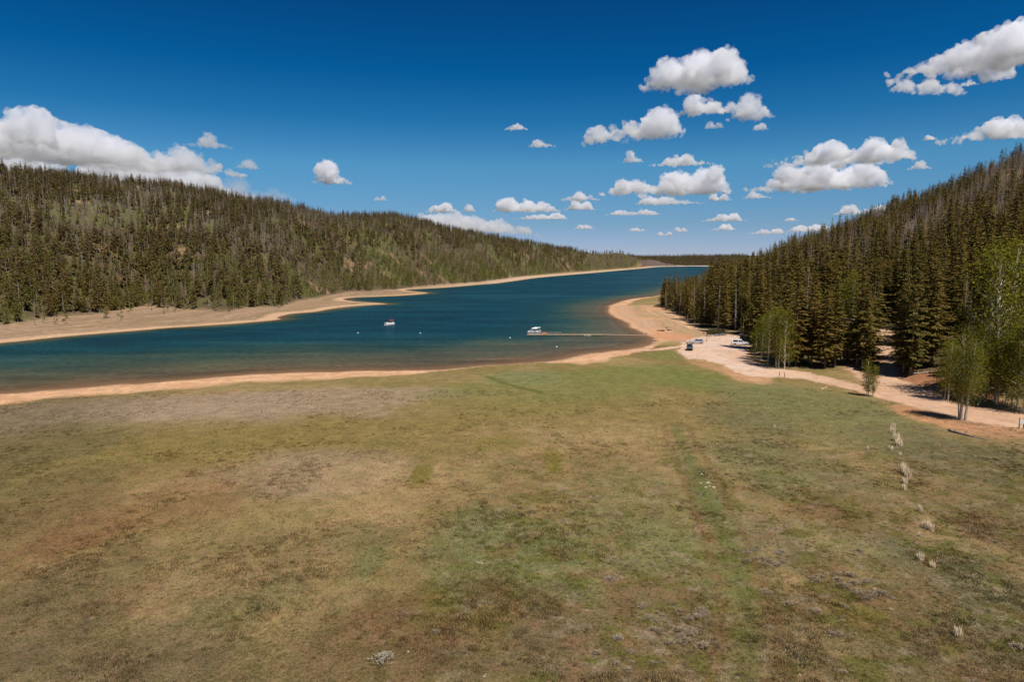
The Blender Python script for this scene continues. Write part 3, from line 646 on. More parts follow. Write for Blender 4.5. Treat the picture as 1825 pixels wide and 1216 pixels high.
# ------------------------------------------------------------------ where trees stand
T_k, T_x, T_y, T_h, T_s = [], [], [], [], []          # kind, place, height, side ('L' beyond the lake, 'R' right)
def scatter(n_per, y0, y1, u0, u1, seed):
    r = np.random.default_rng(seed); xs, ys = [], []
    Yb = y0
    while Yb < y1:
        Yn = min(Yb*1.06, y1); area = (u1-u0)*(Yn*Yn-Yb*Yb)/2; n = r.poisson(area*n_per(Yb))
        yy = np.sqrt(r.uniform(Yb*Yb, Yn*Yn, n)); xs.append(r.uniform(u0, u1, n)*yy); ys.append(yy); Yb = Yn
    return np.concatenate(xs), np.concatenate(ys)
rg = np.random.default_rng(77)
# left hill
X, Y = scatter(lambda y: 1/12 if y < 650 else (1/14 if y < 1000 else (1/24 if y < 1700 else (1/95 if y < 3330 else 1/60))), 230, 3700, -1.05, 0.34, 5)
d = lake_d(X, Y); u = X/Y; tl = hillL_t(u, Y); e = fbm(X/26, Y/26, 81, 4)-0.5
far = (Y > np.where(u > 0.232, 3070, 3340) + 160*(fbm(X/150, Y/150, 87)-.5)) & (u > -0.1)
ok = (((tl + e*0.10 > 0.0) & ((tl < 1.10) | (Y > 2600)) & (d > 7) & (u < 0.262)) | far)
bare = fbm(X/26+4, Y/26, 39); ok &= ~((bare > 0.70) & (rg.random(len(X)) < 0.75) & ~far)
X, Y, tl, u = X[ok], Y[ok], tl[ok], u[ok]
q = rg.random(len(X)); zone = tl + (fbm(X/60, Y/60, 83)-0.5)*0.7
rightness = sstep(-0.45, -0.12, u)
pa = np.clip(0.80-1.9*zone, 0.10, 0.74) + 0.40*rightness*sstep(1.1, 0.3, zone); pd = np.clip(0.12 + 0.46*sstep(0.0, 0.5, zone), 0, .56)*(1-0.35*rightness); pd = pd*(0.55+.8*sstep(.38, .62, fbm(X/45, Y/45, 85)))
kind = np.where(q < pa, 1, np.where(q < pa+pd, 2, 0))
kind = np.where((Y > 3000) & (kind == 1), 0, kind)
hh = np.where(kind == 0, rg.uniform(8, 15.5, len(X)), np.where(kind == 1, rg.uniform(5, 9.5, len(X)), rg.uniform(8, 13.5, len(X))))
hh = hh*np.where(Y > 1200, 1.15, 1.0)*np.where(Y > 3000, 1.35, 1.0)*np.where((kind == 0) & (tl < 0.2), 1.12, 1.0)*(1-0.16*sstep(.6, .95, tl)*(Y < 2000))
for a in zip(kind, X, Y, hh): T_k.append(int(a[0])); T_x.append(a[1]); T_y.append(a[2]); T_h.append(a[3]); T_s.append('L')
# a few single trees out on the far beach
for px, py, k, h in [(100,578,1,6),(118,577,1,7),(62,580,2,13),(80,577,1,6),(190,567,0,13),(188,570,1,6),(215,572,1,7),(232,560,1,8),(300,555,1,6),(15,570,1,8),(5,568,1,8),(270,553,0,2.5),(293,560,1,4.5),(312,557,1,5),(410,556,1,5.5),(420,552,1,6),(500,548,1,6),(492,546,1,5)]:
    x, y, z = hit(px, py); T_k.append(k); T_x.append(x); T_y.append(y); T_h.append(h); T_s.append('L')
# right forest
X, Y = scatter(lambda y: 1/23 if y < 290 else (1/19 if y < 350 else 1/13), 105, 760, 0.185, 1.25, 9)
d = lake_d(X, Y); u = X/Y; tr = hillR_t(u, Y); e = fbm(X/14, Y/14, 91, 4)-0.5
dd = dirt_d(X, Y)
ok = (u > u_of(1176)) & (tr + e*0.10 > 0.01) & (tr < 1.15) & (d > 6) & (dd > 1.7)
# the clearing where the forest track meets the road
clr = poly_sdf(X, Y, wpoly([(1480,652),(1570,652),(1600,640),(1690,652),(1735,700),(1735,735),(1480,690)])); ok &= ~((clr < 0) & (rg.random(len(X)) < 0.97))
tk = line_dist(X, Y, trail_line); ok &= tk > 3.4
ok &= ~((np.abs(X/Y - u_of(1579)) < 0.006) & (Y < 235))
X, Y, tr, dd, u = X[ok], Y[ok], tr[ok], dd[ok], u[ok]
q = rg.random(len(X)); zone = tr + (fbm(X/40, Y/40, 93)-0.5)*0.5
pd = np.minimum(0.11 + 0.62*sstep(0.18, 0.62, zone), .62)*(0.5+.9*sstep(.36, .60, fbm(X/28, Y/28, 97))); pa = 0.05 + 0.10*sstep(.55, .70, fbm(X/30, Y/30, 95)) + 0.55*sstep(u_of(1640), u_of(1720), u)*sstep(0.13, 0.02, tr)
kind = np.where(q < pa, 1, np.where(q < pa+pd, 2, 0))
hh = np.where(kind == 0, 9+19*rg.beta(1.7, 1.4, len(X)), np.where(kind == 1, rg.uniform(10, 16, len(X)), rg.uniform(13, 22, len(X))))
hh = hh*(1-0.45*sstep(0.25, 0.75, tr))
hh = np.where((u < u_of(1260)), hh*0.72, hh)
for a in zip(kind, X, Y, hh): T_k.append(int(a[0])); T_x.append(a[1]); T_y.append(a[2]); T_h.append(a[3]); T_s.append('R')
# single trees measured off the photograph: base, top, kind
SPEC = [(1356,643,562,1),(1345,640,580,1),(1368,650,556,1),(1383,655,547,1),(1388,656,552,1),(1398,658,556,1),(1408,650,564,1),(1280,587,552,1),(1299,587,556,1),(1325,597,560,1),(1335,600,566,1),
        (1515,640,486,1),(1507,636,498,1),(1500,640,505,1),(1683,713,610,1),(1690,716,604,1),(1746,718,585,1),(1738,715,600,1),(1772,716,452,1),(1757,700,440,1),(1790,700,436,1),(1778,722,600,1),(1793,720,590,1),(1812,731,574,1),(1821,735,560,1),(1803,726,596,1),(1835,736,570,1),
        (1418,652,480,0),(1402,640,470,0),(1446,650,492,0),(1470,657,512,0),(1488,655,500,0),(1527,652,470,0),(1536,655,500,0),(1610,664,492,0),(1622,668,470,0),(1642,653,455,0),(1660,650,470,0),(1632,650,480,0),(1600,650,505,0),(1555,640,470,0),(1440,645,470,0),
        (1724,690,468,2),(1612,661,560,2),(1255,577,500,2),(1206,558,495,2),(1236,572,505,2),(1186,553,505,2),(1280,592,500,2),(1430,640,440,2),(1515,640,470,2),(1405,654,575,1)]
n_spec0 = len(T_k)
for bx_, by_, ty_, k in SPEC:
    x, y, z = hit(bx_, by_); zc = y*CP-(z-CH)*SP; T_k.append(k); T_x.append(x); T_y.append(y); T_h.append(max(3.0, (by_-ty_)*zc/F*1.0)); T_s.append('R')
T_k = np.array(T_k); T_x = np.array(T_x); T_y = np.array(T_y); T_h = np.array(T_h); T_s = np.array(T_s)
T_z = height(T_x, T_y)
# keep scattered trees from crowding the measured ones
sx, sy = T_x[n_spec0:], T_y[n_spec0:]
keep = np.ones(len(T_k), bool)
for i in range(len(sx)):
    m = (np.hypot(T_x[:n_spec0]-sx[i], T_y[:n_spec0]-sy[i]) < 2.2); keep[:n_spec0] &= ~m
    # nothing random standing right in front of a measured bright aspen
    if SPEC[i][3] == 1:
        w_ = 1.6; t_ = (T_y[:n_spec0]-sy[i]); lat = np.abs(T_x[:n_spec0] - sx[i]*T_y[:n_spec0]/sy[i])
        keep[:n_spec0] &= ~((t_ < 0) & (t_ > -22) & (lat < w_) & (T_s[:n_spec0] == 'R'))
T_k, T_x, T_y, T_h, T_s, T_z = T_k[keep], T_x[keep], T_y[keep], T_h[keep], T_s[keep], T_z[keep]
is_spec = np.zeros(len(T_k), bool); is_spec[len(T_k)-len(SPEC):] = True
# which trees show most (a small painter's buffer, far to near)
BW, BH = 912, 608
px0, pyb = project(T_x, T_y, T_z); _, pyt = project(T_x, T_y, T_z+T_h)
buf = np.full((BH, BW), -1, np.int32)
order = np.argsort(-T_y)
wf = np.where(T_k == 0, .11, np.where(T_k == 1, .16, .05))
for i in order:
    x = px0[i]/2; b = pyb[i]/2; t = pyt[i]/2; w_ = (pyb[i]-pyt[i])/2*wf[i]
    if x < -5 or x > BW+5 or t > BH: continue
    h = b-t
    for f0, f1, ww in ((0, .35, .35), (.35, .8, .75), (.8, .97, 1.0)):
        r0 = max(0, int(t+h*f0)); r1 = min(BH, max(int(t+h*f1), r0+1)); c0 = max(0, int(round(x-w_*ww))); c1 = min(BW, max(int(round(x+w_*ww)), c0+1))
        if r1 > r0 and c1 > c0: buf[r0:r1, c0:c1] = i
vis = np.bincount(buf[buf >= 0], minlength=len(T_k))
single = np.zeros(len(T_k), bool)
for k in range(3):
    c = np.where((T_k == k))[0]; sc_ = vis[c] + is_spec[c]*1e5
    c = c[np.argsort(-sc_)][:300]; single[c[vis[c] > 3]] = True
print('trees', len(T_k), 'single', single.sum(), [int((single & (T_k == k)).sum()) for k in range(3)])

KN = ['spruce', 'aspen', 'dead_spruce']
def place_word(i):
    x, y, s = T_x[i], T_y[i], T_s[i]; px = px0[i]
    if s == 'L':
        t = float(hillL_t(np.array(x/y), np.array(y)))
        where = 'at the edge of the far beach' if t < .10 else ('low on the hill across the lake' if t < .35 else ('halfway up the hill across the lake' if t < .75 else 'along the ridge across the lake'))
        if y > 1100: where = 'on the far end of the hill across the lake'
        return where, 'L'
    t = float(hillR_t(np.array(x/y), np.array(y)))
    if t < .16:
        where = 'on the edge of the sandy point' if px < 1268 else ('at the forest edge behind the gravel lot' if px < 1420 else ('at the forest edge behind the dirt road' if px < 1560 else ('beside the forest track' if px < 1650 else 'lining the dirt road past the forest track')))
    else:
        band = 'low on' if t < .4 else ('halfway up' if t < .75 else 'high on')
        where = band + (' the slope above the sandy point' if px < 1300 else (' the slope above the gravel lot' if px < 1450 else (' the slope left of the forest track' if px < 1580 else ' the slope right of the forest track')))
    return where, 'R'
def tree_label(i):
    k = T_k[i]; h = T_h[i]; where, s = place_word(i)
    tone = [['tall olive and rust spruce', 'middling dark olive spruce', 'small dark spruce'], ['tall pale stemmed leafy aspen', 'bushy yellow green aspen', 'small yellow green aspen'], ['tall bare grey dead spruce', 'bare grey dead spruce', 'short bare grey dead spruce']][k]
    cut = [(19, 13), (15, 9), (17, 12)][k] if s == 'R' else [(13.5, 10.5), (8.5, 6.5), (12, 10)][k]
    a = tone[0] if h > cut[0] else (tone[1] if h > cut[1] else tone[2])
    side = {'L': 'across the lake', 'R': 'of the forest by the road'}[s]
    return a + ' ' + where, ['spruces', 'aspens', 'dead spruces'][k] + ' ' + side
rr_ = random.Random(4)
for i in np.where(single)[0]:
    k = KN[T_k[i]]; pxh = (pyb[i]-pyt[i])
    lod = 0 if pxh > 75 else (1 if pxh > 44 else 2)
    if T_s[i] == 'L' and lod == 0: lod = 1
    trm, crm, jm, Hh = proto(k, lod, rr_.randrange(NVAR[k][lod]))
    s = T_h[i]/Hh; rz = rr_.uniform(0, 6.28); ws = s*rr_.uniform(.88, 1.15)
    lab, grp = tree_label(i); cat = {'spruce': 'spruce tree', 'aspen': 'aspen tree', 'dead_spruce': 'dead tree'}[k]
    if pxh > 60:
        o = empty(k, (T_x[i], T_y[i], T_z[i]-.1), rz, lab, cat, grp); o.scale = (ws, ws, s)
        link_mesh('trunk', trm, o); link_mesh('crown' if k != 'dead_spruce' else 'branches', crm, o)
    else:
        o = link_mesh(k, jm, None, (T_x[i], T_y[i], T_z[i]-.1), rz, (ws, ws, s)); tag(o, lab, cat, grp)
# ------------------------------------------------------------------ the rest of the woods, each wood one mass
def instancer(name, pts, idx, rot, scl, colname, colattr=None):
    me = bpy.data.meshes.new(name); me.vertices.add(len(pts)); me.vertices.foreach_set('co', np.asarray(pts, np.float32).ravel())
    a = me.attributes.new('idx', 'INT', 'POINT'); a.data.foreach_set('value', np.asarray(idx, np.int32))
    a = me.attributes.new('rot', 'FLOAT', 'POINT'); a.data.foreach_set('value', np.asarray(rot, np.float32))
    a = me.attributes.new('scl', 'FLOAT_VECTOR', 'POINT'); a.data.foreach_set('vector', np.asarray(scl, np.float32).ravel())
    if colattr is not None:
        a = me.attributes.new('icol', 'FLOAT_COLOR', 'POINT'); a.data.foreach_set('color', np.concatenate([colattr, np.ones((len(pts), 1))], 1).astype(np.float32).ravel())
    o = bpy.data.objects.new(name, me); COL.objects.link(o)
    g = bpy.data.node_groups.new(name, 'GeometryNodeTree')
    g.interface.new_socket('Geometry', in_out='INPUT', socket_type='NodeSocketGeometry'); g.interface.new_socket('Geometry', in_out='OUTPUT', socket_type='NodeSocketGeometry')
    gi = g.nodes.new('NodeGroupInput'); go = g.nodes.new('NodeGroupOutput')
    ip = g.nodes.new('GeometryNodeInstanceOnPoints'); ci = g.nodes.new('GeometryNodeCollectionInfo'); ci.inputs['Collection'].default_value = colname
    ci.inputs['Separate Children'].default_value = True; ci.inputs['Reset Children'].default_value = True; ci.transform_space = 'ORIGINAL'
    def na(nm, ty):
        n_ = g.nodes.new('GeometryNodeInputNamedAttribute'); n_.data_type = ty; n_.inputs['Name'].default_value = nm; return n_.outputs[0]
    cx = g.nodes.new('ShaderNodeCombineXYZ'); L = g.links.new
    L(na('rot', 'FLOAT'), cx.inputs[2]); L(gi.outputs[0], ip.inputs['Points']); L(ci.outputs[0], ip.inputs['Instance']); ip.inputs['Pick Instance'].default_value = True
    L(na('idx', 'INT'), ip.inputs['Instance Index']); L(cx.outputs[0], ip.inputs['Rotation']); L(na('scl', 'FLOAT_VECTOR'), ip.inputs['Scale']); L(ip.outputs[0], go.inputs[0])
    md = o.modifiers.new('scatter', 'NODES'); md.node_group = g
    return o
def model_collection(name, meshes):
    c = bpy.data.collections.new(name)
    for j, m in enumerate(meshes):
        o = bpy.data.objects.new('%s_%03d' % (name, j), m); c.objects.link(o)
    return c
for side, lod, nm, lab in (('L', 2, 'hillside_forest', 'mixed forest of spruce, aspen and grey snags covering the hill across the lake'), ('R', 1, 'slope_forest', 'dense spruce forest with grey snags climbing the slope behind the dirt road')):
    sel = np.where((~single) & (T_s == side))[0]
    ms = []; base = []
    for k in range(3):
        base.append(len(ms)); ms += [proto(KN[k], lod, j)[2] for j in range(NVAR[KN[k]][lod])]
    c = model_collection(nm + '_models', ms)
    r = np.random.default_rng(3); nv = np.array([NVAR[KN[k]][lod] for k in range(3)])[T_k[sel]]; idx = np.array(base)[T_k[sel]] + (r.random(len(sel))*nv).astype(int)
    Hs = np.array([20., 12., 16.])[T_k[sel]]; s = T_h[sel]/Hs; w_ = s*r.uniform(.72, 1.05, len(sel))*(1.0 if side == 'L' else 1.12)
    o = instancer(nm, np.stack([T_x[sel], T_y[sel], T_z[sel]-.1], 1), idx, r.uniform(0, 6.28, len(sel)), np.stack([w_, w_, s], 1), c)
    tag(o, lab, 'forest', kind='stuff')
# ------------------------------------------------------------------ grass, tussocks and sage on the meadow
def leaf_mat(name, rough=0.9):
    n = NT(name); a = n.t.nodes.new('ShaderNodeAttribute'); a.attribute_type = 'INSTANCER'; a.attribute_name = 'icol'
    oi = n.t.nodes.new('ShaderNodeObjectInfo')
    c = n.mix(1.0, a.outputs['Color'], n.ramp(oi.outputs['Random'], [(0, (0.5, 0.55, 0.5)), (0.5, (1.05, 1.0, 0.95)), (0.8, (1.6, 1.45, 1.4)), (1, (2.5, 2.3, 2.4))]), 'MULTIPLY')
    b = n.bsdf(c, rough, 0.1); t = n.t.nodes.new('ShaderNodeBsdfTranslucent'); n.l(c, t.inputs['Color'])
    m = n.t.nodes.new('ShaderNodeMixShader'); m.inputs[0].default_value = 0.3; n.l(b.outputs[0], m.inputs[1]); n.l(t.outputs[0], m.inputs[2])
    return n.surf(m.outputs[0])
M_GRASS = leaf_mat('meadow_grass')
def blade_clump(seed, n, h, spread, w, lean=.5):
    r = random.Random(seed); mb = MB()
    for i in range(n):
        az = r.uniform(0, 6.28); rr = spread*math.sqrt(r.random()); p = Vector((math.cos(az)*rr, math.sin(az)*rr, -.01))
        az2 = r.uniform(0, 6.28); d = Vector((math.cos(az2), math.sin(az2), 0)); s = Vector((-d.y, d.x, 0)); hh = h*r.uniform(.5, 1.15); l = lean*r.uniform(.2, 1.2)
        mid = p + Vector((0, 0, hh*.6)) + d*(hh*l*.3); tip = p + Vector((0, 0, hh)) + d*(hh*l)
        mb.quad(p - s*w*.5, p + s*w*.5, mid + s*w*.35, mid - s*w*.35); mb.quad(mid - s*w*.35, mid + s*w*.35, tip)
    return mb
gc = model_collection('grass_models', [blade_clump(40+i, 20, .10, .20, .018, .8).mesh('grass_clump', M_GRASS) for i in range(3)] + [blade_clump(44, 16, .17, .18, .022, .7).mesh('grass_clump', M_GRASS)])
def grass_pts():
    r = np.random.default_rng(8); xs, ys = [], []
    for y0, y1, dn in ((38, 55, 18), (55, 75, 12), (75, 105, 6), (105, 150, 2.4)):
        x, y = scatter(lambda q: dn, y0, y1, -0.82, 0.82, int(y0)); xs.append(x); ys.append(y)
    x = np.concatenate(xs); y = np.concatenate(ys)
    patch = fbm(x/1.6, y/1.6, 61, 4)
    d = lake_d(x, y); k = (d > 13) & (dirt_d(x, y) > 1.0) & (r.random(len(x)) < 0.25 + 1.1*sstep(.42, .60, patch)) & ((hillR_t(x/y, y) < 0))
    x, y = x[k], y[k]; c = ground_col(x, y)
    s = r.uniform(.6, 1.35, len(x))*(0.8+.9*sstep(.45, .7, fbm(x/7, y/7, 63)))
    return x, y, height(x, y), c, s, r
gx, gy, gz, gcol, gs, gr = grass_pts()
print('grass', len(gx))
o = instancer('grass', np.stack([gx, gy, gz], 1), gr.integers(0, 4, len(gx)), gr.uniform(0, 6.28, len(gx)), np.stack([gs*1.1, gs*1.1, gs], 1), gc, gcol*1.3)
tag(o, 'short dry and green grass growing over the meadow', 'grass', kind='stuff')

M_STRAW = plain('dry_straw', (0.80, 0.65, 0.44), .9, .1, 0, .25, 14); M_SAGE = plain('sage_leaves', (0.290, 0.225, 0.150), .95, .05, 0, .30, 9); M_SAGE2 = plain('grey_sage_leaves', (0.30, 0.26, 0.20), .95, .05, 0, .3, 9)
M_WILLOW = plain('willow_twigs', (0.105, 0.088, 0.022), .9, .1, 0, .35, 3); M_GREENT = plain('rush_stalks', (0.30, 0.27, 0.13), .9, .1, 0, .25, 12)
tus = [blade_clump(70+i, 130, .62, .34, .045, .38).mesh('tussock', M_STRAW) for i in range(4)]
def shrub_mesh(seed, mat, n=260, tall=.7):
    r = random.Random(seed); mb = MB()
    lobes = [(r.uniform(-.35, .35), r.uniform(-.3, .3), r.uniform(.25, .5)) for _ in range(6)]
    for i in range(16):
        az = r.uniform(0, 6.28); mb.tube([(0, 0, -.05), (math.cos(az)*.16, math.sin(az)*.16, .16), (math.cos(az)*.36, math.sin(az)*.36, tall*.75)], [.02, .014, .005], 3, False)
    for i in range(n):
        lx, ly, lr = r.choice(lobes); th = r.uniform(0, 6.28); ph = math.acos(r.uniform(-.15, 1)); q = lr*(.55+.5*r.random())
        p = Vector((lx+q*math.sin(ph)*math.cos(th), ly+q*math.sin(ph)*math.sin(th), max(.03, tall*.25 + q*math.cos(ph)*tall)))
        a = (p - Vector((lx, ly, .05)) + Vector((r.gauss(0, .2), r.gauss(0, .2), .15))).normalized(); b = a.cross(Vector((r.gauss(0, 1), r.gauss(0, 1), r.gauss(0, 1)))).normalized()
        kite(mb, p, a, b, r.uniform(.12, .22), r.uniform(.035, .07))
    return mb.mesh('shrub', mat)
sage = [shrub_mesh(90+i, M_SAGE, 300) for i in range(4)] + [shrub_mesh(95+i, M_SAGE2, 300) for i in range(3)]
rs = random.Random(12)
T_ = [(1592,763,.9,'tall upright straw tussock at the top of the line of dry tussocks'),(1598,786,1.5,'broad straw tussock just below the tall upright one'),(1591,772,1.0,'straw tussock between the tall one and the broad one'),(1602,795,1.2,'straw tussock on the lower right flank of the broad one'),(1588,803,.8,'small straw tussock left of the broad one'),(1604,812,.6,'faint straw tussock below the broad one'),
      (1612,845,1.3,'largest pale straw tussock in the middle of the line, upper half'),(1618,850,1.2,'pale straw tussock touching the largest one on its right'),(1613,862,.9,'straw tussock directly below the largest pale one'),(1612,873,.7,'low straw tussock at the foot of the middle cluster'),
      (1640,912,.7,'small straw tussock alone below the middle cluster'),(1651,942,1.0,'straw tussock, left of the close pair below the middle cluster'),(1659,946,.8,'straw tussock, right of the close pair below the middle cluster'),(1640,957,.5,'tiny straw tussock left below the close pair'),(1640,998,.9,'narrow upright straw tussock above a small pale one'),(1662,1011,.6,'small pale tussock right below the narrow upright one'),
      (1707,1135,.75,'pale spiky straw tussock nearest the bottom right corner'),(1546,802,.5,'tiny straw tussock alone left of the broad one'),(1380,762,.5,'thin straw tussock alone left of the whole line of tussocks')]
for px, py, s, lab in T_:
    x, y, z = hit(px, py); o = link_mesh('grass_tussock', rs.choice(tus), None, (x, y, z), rs.uniform(0, 6.28), (s*1.15, s*1.15, s*rs.uniform(1.4, 1.9))); tag(o, lab, 'tussock', 'dry grass tussocks on the meadow')
SG = []
def cluster(cx, cy, rx, ry, n, s0, s1, lab, seed):
    r = random.Random(seed)
    for i in range(n):
        a = r.uniform(0, 6.28); q = math.sqrt(r.random()); SG.append((cx+math.cos(a)*q*rx, cy+math.sin(a)*q*ry, r.uniform(s0, s1), lab))
cluster(1365,1003,34,8,8,.45,.85,'purplish grey sage shrub in the small clump left of the bare brown patch',1)
cluster(1355,985,40,7,6,.35,.6,'pale grey sage shrub just above the small clump left of the bare patch',2)
cluster(1500,1035,55,12,12,.45,.85,'grey sage shrub in the long band at the top of the brown patch',3)
cluster(1545,1063,32,9,9,.5,.9,'grey sage shrub at the lower right end of the long sage band',4)
cluster(1190,1100,75,28,18,.4,.8,'dark grey sage shrub in the wide scatter at the bottom centre right',5)
cluster(1225,1145,40,22,10,.5,.9,'brownish grey sage shrub low in the bottom centre right scatter',6)
cluster(1110,1175,80,26,10,.3,.6,'low dull sage shrub near the bottom edge right of centre',7)
for px, py, s, lab in [(1533,984,.7,'grey sage shrub alone above the long sage band'),(1365,1058,.75,'dark grey sage shrub alone below the small clump'),(1408,1080,.7,'grey green sage shrub left of the brown patch'),(1450,1092,.75,'grey sage shrub on the left side of the brown patch'),(1505,1083,.5,'small dark shrub just above the bright moss'),(1488,1132,.8,'round grey sage shrub below the bright moss'),(1371,1120,.5,'small sage shrub on the trodden grass'),
                       (683,1178,1.15,'pale silver cushion shrub alone near the bottom left of centre'),(778,1128,.5,'small dark shrub right above the silver cushion'),(1027,984,.5,'small brown shrub on the green grass patch'),(874,902,.5,'low grey shrub above the green grass patch'),(1085,1033,.6,'pale tuft shrub on the right of the green grass patch'),(1100,1140,.7,'pale green shrub in the bottom middle'),(1500,1200,.6,'sage shrub at the bottom edge below the moss'),(1818,1158,.9,'dark shrub at the right edge near the bottom corner'),(1590,1068,.5,'small shrub right of the long sage band'),(1240,937,.45,'tiny dark shrub beside the faint wheel track')]: SG.append((px, py, s, lab))
for px, py, s, lab in SG:
    x, y, z = hit(px, py); pale = 'pale' in lab or 'silver' in lab
    o = link_mesh('sage_shrub', sage[rs.randrange(4, 7) if pale else rs.randrange(4)], None, (x, y, z-.02), rs.uniform(0, 6.28), (s*1.25, s*1.25, s*.8)); tag(o, lab, 'shrub', 'sage shrubs on the meadow')
# low ground plants in the foreground, too many to count
gp = model_collection('groundcover_models', [shrub_mesh(190+i, M_GRASS, 60, .35) for i in range(3)])
x, y = scatter(lambda q: .9 if q < 70 else .45, 40, 135, -0.8, 0.8, 33); r_ = np.random.default_rng(5)
pz = fbm(x/4.5, y/4.5, 66, 4); k = (lake_d(x, y) > 16) & (dirt_d(x, y) > 2) & (hillR_t(x/y, y) < 0) & (r_.random(len(x)) < sstep(.46, .62, pz)*(.18+.82*sstep(-12, 12, x))*(.35+.65*sstep(100, 60, y)))
x, y = x[k], y[k]; c = ground_col(x, y); tn = r_.random((len(x), 1)); c = c*1.25; c = np.where(tn < .35, c*0+np.array([.27, .21, .14]), np.where(tn < .6, c*0+np.array([.145, .132, .040]), np.where(tn < .8, c*0+np.array([.19, .145, .095]), c)))
s_ = r_.uniform(.22, .55, len(x)); print('groundcover', len(x))
o = instancer('ground_cover', np.stack([x, y, height(x, y)-.01], 1), r_.integers(0, 3, len(x)), r_.uniform(0, 6.28, len(x)), np.stack([s_*1.3, s_*1.3, s_*.75], 1), gp, c); tag(o, 'low mats and tufts of dry plants scattered over the meadow', 'ground cover', kind='stuff')

# ------------------------------------------------------------------ stones, logs, sticks
def stone_mesh(seed, mat):
    r = random.Random(seed); bm = bmesh.new(); bmesh.ops.create_icosphere(bm, subdivisions=2, radius=.5)
    ax = [Vector((r.gauss(0, 1), r.gauss(0, 1), r.gauss(0, 1))).normalized() for _ in range(6)]
    for v in bm.verts:
        for a in ax:
            t = v.co.dot(a)
            if t > .30: v.co -= a*(t-.30)*.8
        v.co += v.co.normalized()*r.uniform(-.025, .025); v.co.z *= .62
    me = bpy.data.meshes.new('stone'); bm.to_mesh(me); bm.free(); me.materials.append(mat); return me
M_STONE = plain('white_stone', (0.42, 0.36, 0.27), .85, .2, 0, .15, 5); M_ROCK = plain('brown_rock', (0.10, 0.07, 0.055), .9, .2, 0, .3, 5); M_REDROCK = plain('red_rock', (0.24, 0.085, 0.04), .9, .2, 0, .25, 5); M_PALEROCK = plain('pale_rock', (0.46, 0.37, 0.29), .9, .2, 0, .2, 5)
stones = [stone_mesh(i, M_STONE) for i in range(4)]
for i, (px, py, s, lab) in enumerate([(1262,862,.75,'white stone at the centre of the stone cluster in the meadow'),(1272,870,.8,'largest white stone on the right of the meadow stone cluster'),(1258,870,.6,'white stone on the lower left of the meadow stone cluster'),(1264,868,.5,'white stone wedged between the larger stones of the cluster'),(1250,846,.55,'white stone lying apart above the meadow stone cluster'),(1249,862,.45,'small reddish white stone left of the meadow stone cluster'),(1266,858,.4,'small white stone at the top of the meadow stone cluster'),
        (727,1163,.3,'pale stone alone near the bottom edge'),(1575,888,.3,'small yellowish stone alone on the right meadow'),(1152,708,.5,'small white stone on the grass below the beach'),(1202,637,.9,'white boulder at the end of the grass spit by the lot'),(1209,631,.6,'pale boulder above the white one by the lot')]):
    x, y, z = hit(px, py); o = link_mesh('stone', stones[i % 4], None, (x, y, z+.05*s), i*1.3, (s*.8, s*.65, s*.7)); tag(o, lab, 'stone', 'white stones lying on the meadow')
for i, (px, py, s, m, lab) in enumerate([(1174,590,2.0,M_REDROCK,'rust red boulder on the sandy point'),(1181,590.5,2.1,M_ROCK,'black boulder right of the rust red one'),(1188,585,1.3,M_ROCK,'small dark boulder behind the black one'),(1193,589,1.6,M_ROCK,'dark flat boulder rightmost on the sand'),(1152,595.5,1.2,M_ROCK,'dark block on the sand at the shore end of the dock')]):
    x, y, z = hit(px, py); o = link_mesh('boulder', stone_mesh(30+i, m), None, (x, y, z+.1), i, (s*(1.5 if 'flat' in lab else 1), s*.9, s)); tag(o, lab, 'boulder', 'boulders on the sandy point')
M_LOG = bark_mat('weathered_log', (0.16, 0.12, 0.09), (0.34, 0.28, 0.23), 1.5); M_PALELOG = bark_mat('bleached_log', (0.40, 0.31, 0.22), (0.62, 0.52, 0.40), 1.5)
def log(p0, p1, r0, r1, mat, name, lab, cat, boughs=0, group=None):
    a = Vector(hit(*p0)); b = Vector(hit(*p1)); a.z += r0*.8; b.z += r1*.8; L = (b-a); mb = MB(); r = random.Random(int(p0[0]))
    n = 6; pts = [a*(1-t/n)+b*(t/n)+Vector((r.uniform(-.05, .05), r.uniform(-.05, .05), 0)) for t in range(n+1)]; c = pts[0].copy()
    mb.tube([p-c for p in pts], [r0+(r1-r0)*t/n for t in range(n+1)], 8)
    o = mb.build(name, mat, None, True); o.location = c; tag(o, lab, cat, group)
    for q in range(boughs):
        m2 = MB(); p = pts[2+q % 4]-c; d = Vector((r.uniform(-1, 1), r.uniform(-.6, .6), r.uniform(.1, .5))).normalized(); m2.tube([p, p+d*r.uniform(.5, 1.1)], [r1*.7, .01], 5); m2.build('branch', mat, o)
log((1691,769),(1731,779),.26,.16,M_LOG,'fallen_log','thick grey fallen log on the grass below the dirt road','log',3)
log((1731,779),(1764,786),.10,.05,M_LOG,'fallen_log','thin grey pole running on from the thick fallen log','log',0)
log((1624,760),(1690,770),.07,.06,M_LOG,'fallen_log','long thin pole lying left of the thick fallen log','log',1)
log((1546,742),(1590,733),.06,.04,M_LOG,'fallen_log','slim grey pole in the grass left of the road bend','log',0)
log((1463,695),(1474,691),.14,.10,M_PALELOG,'driftwood','short bleached driftwood on the grass below the road','driftwood',1)
log((849,1004),(862,1005.5),.05,.03,M_PALELOG,'stick','pale stick lying on the green patch of the meadow','stick',2)
log((1452,683),(1462,681),.08,.06,M_PALELOG,'driftwood','second bleached stick nearer the road edge','driftwood',0)
log((1325,634),(1330,625),.12,.10,M_PALELOG,'barrier_log','pale log edging the gravel lot by the aspens','log',0)
log((1330,625),(1338,616),.12,.10,M_PALELOG,'barrier_log','pale log edging the lot nearer the white truck','log',0)
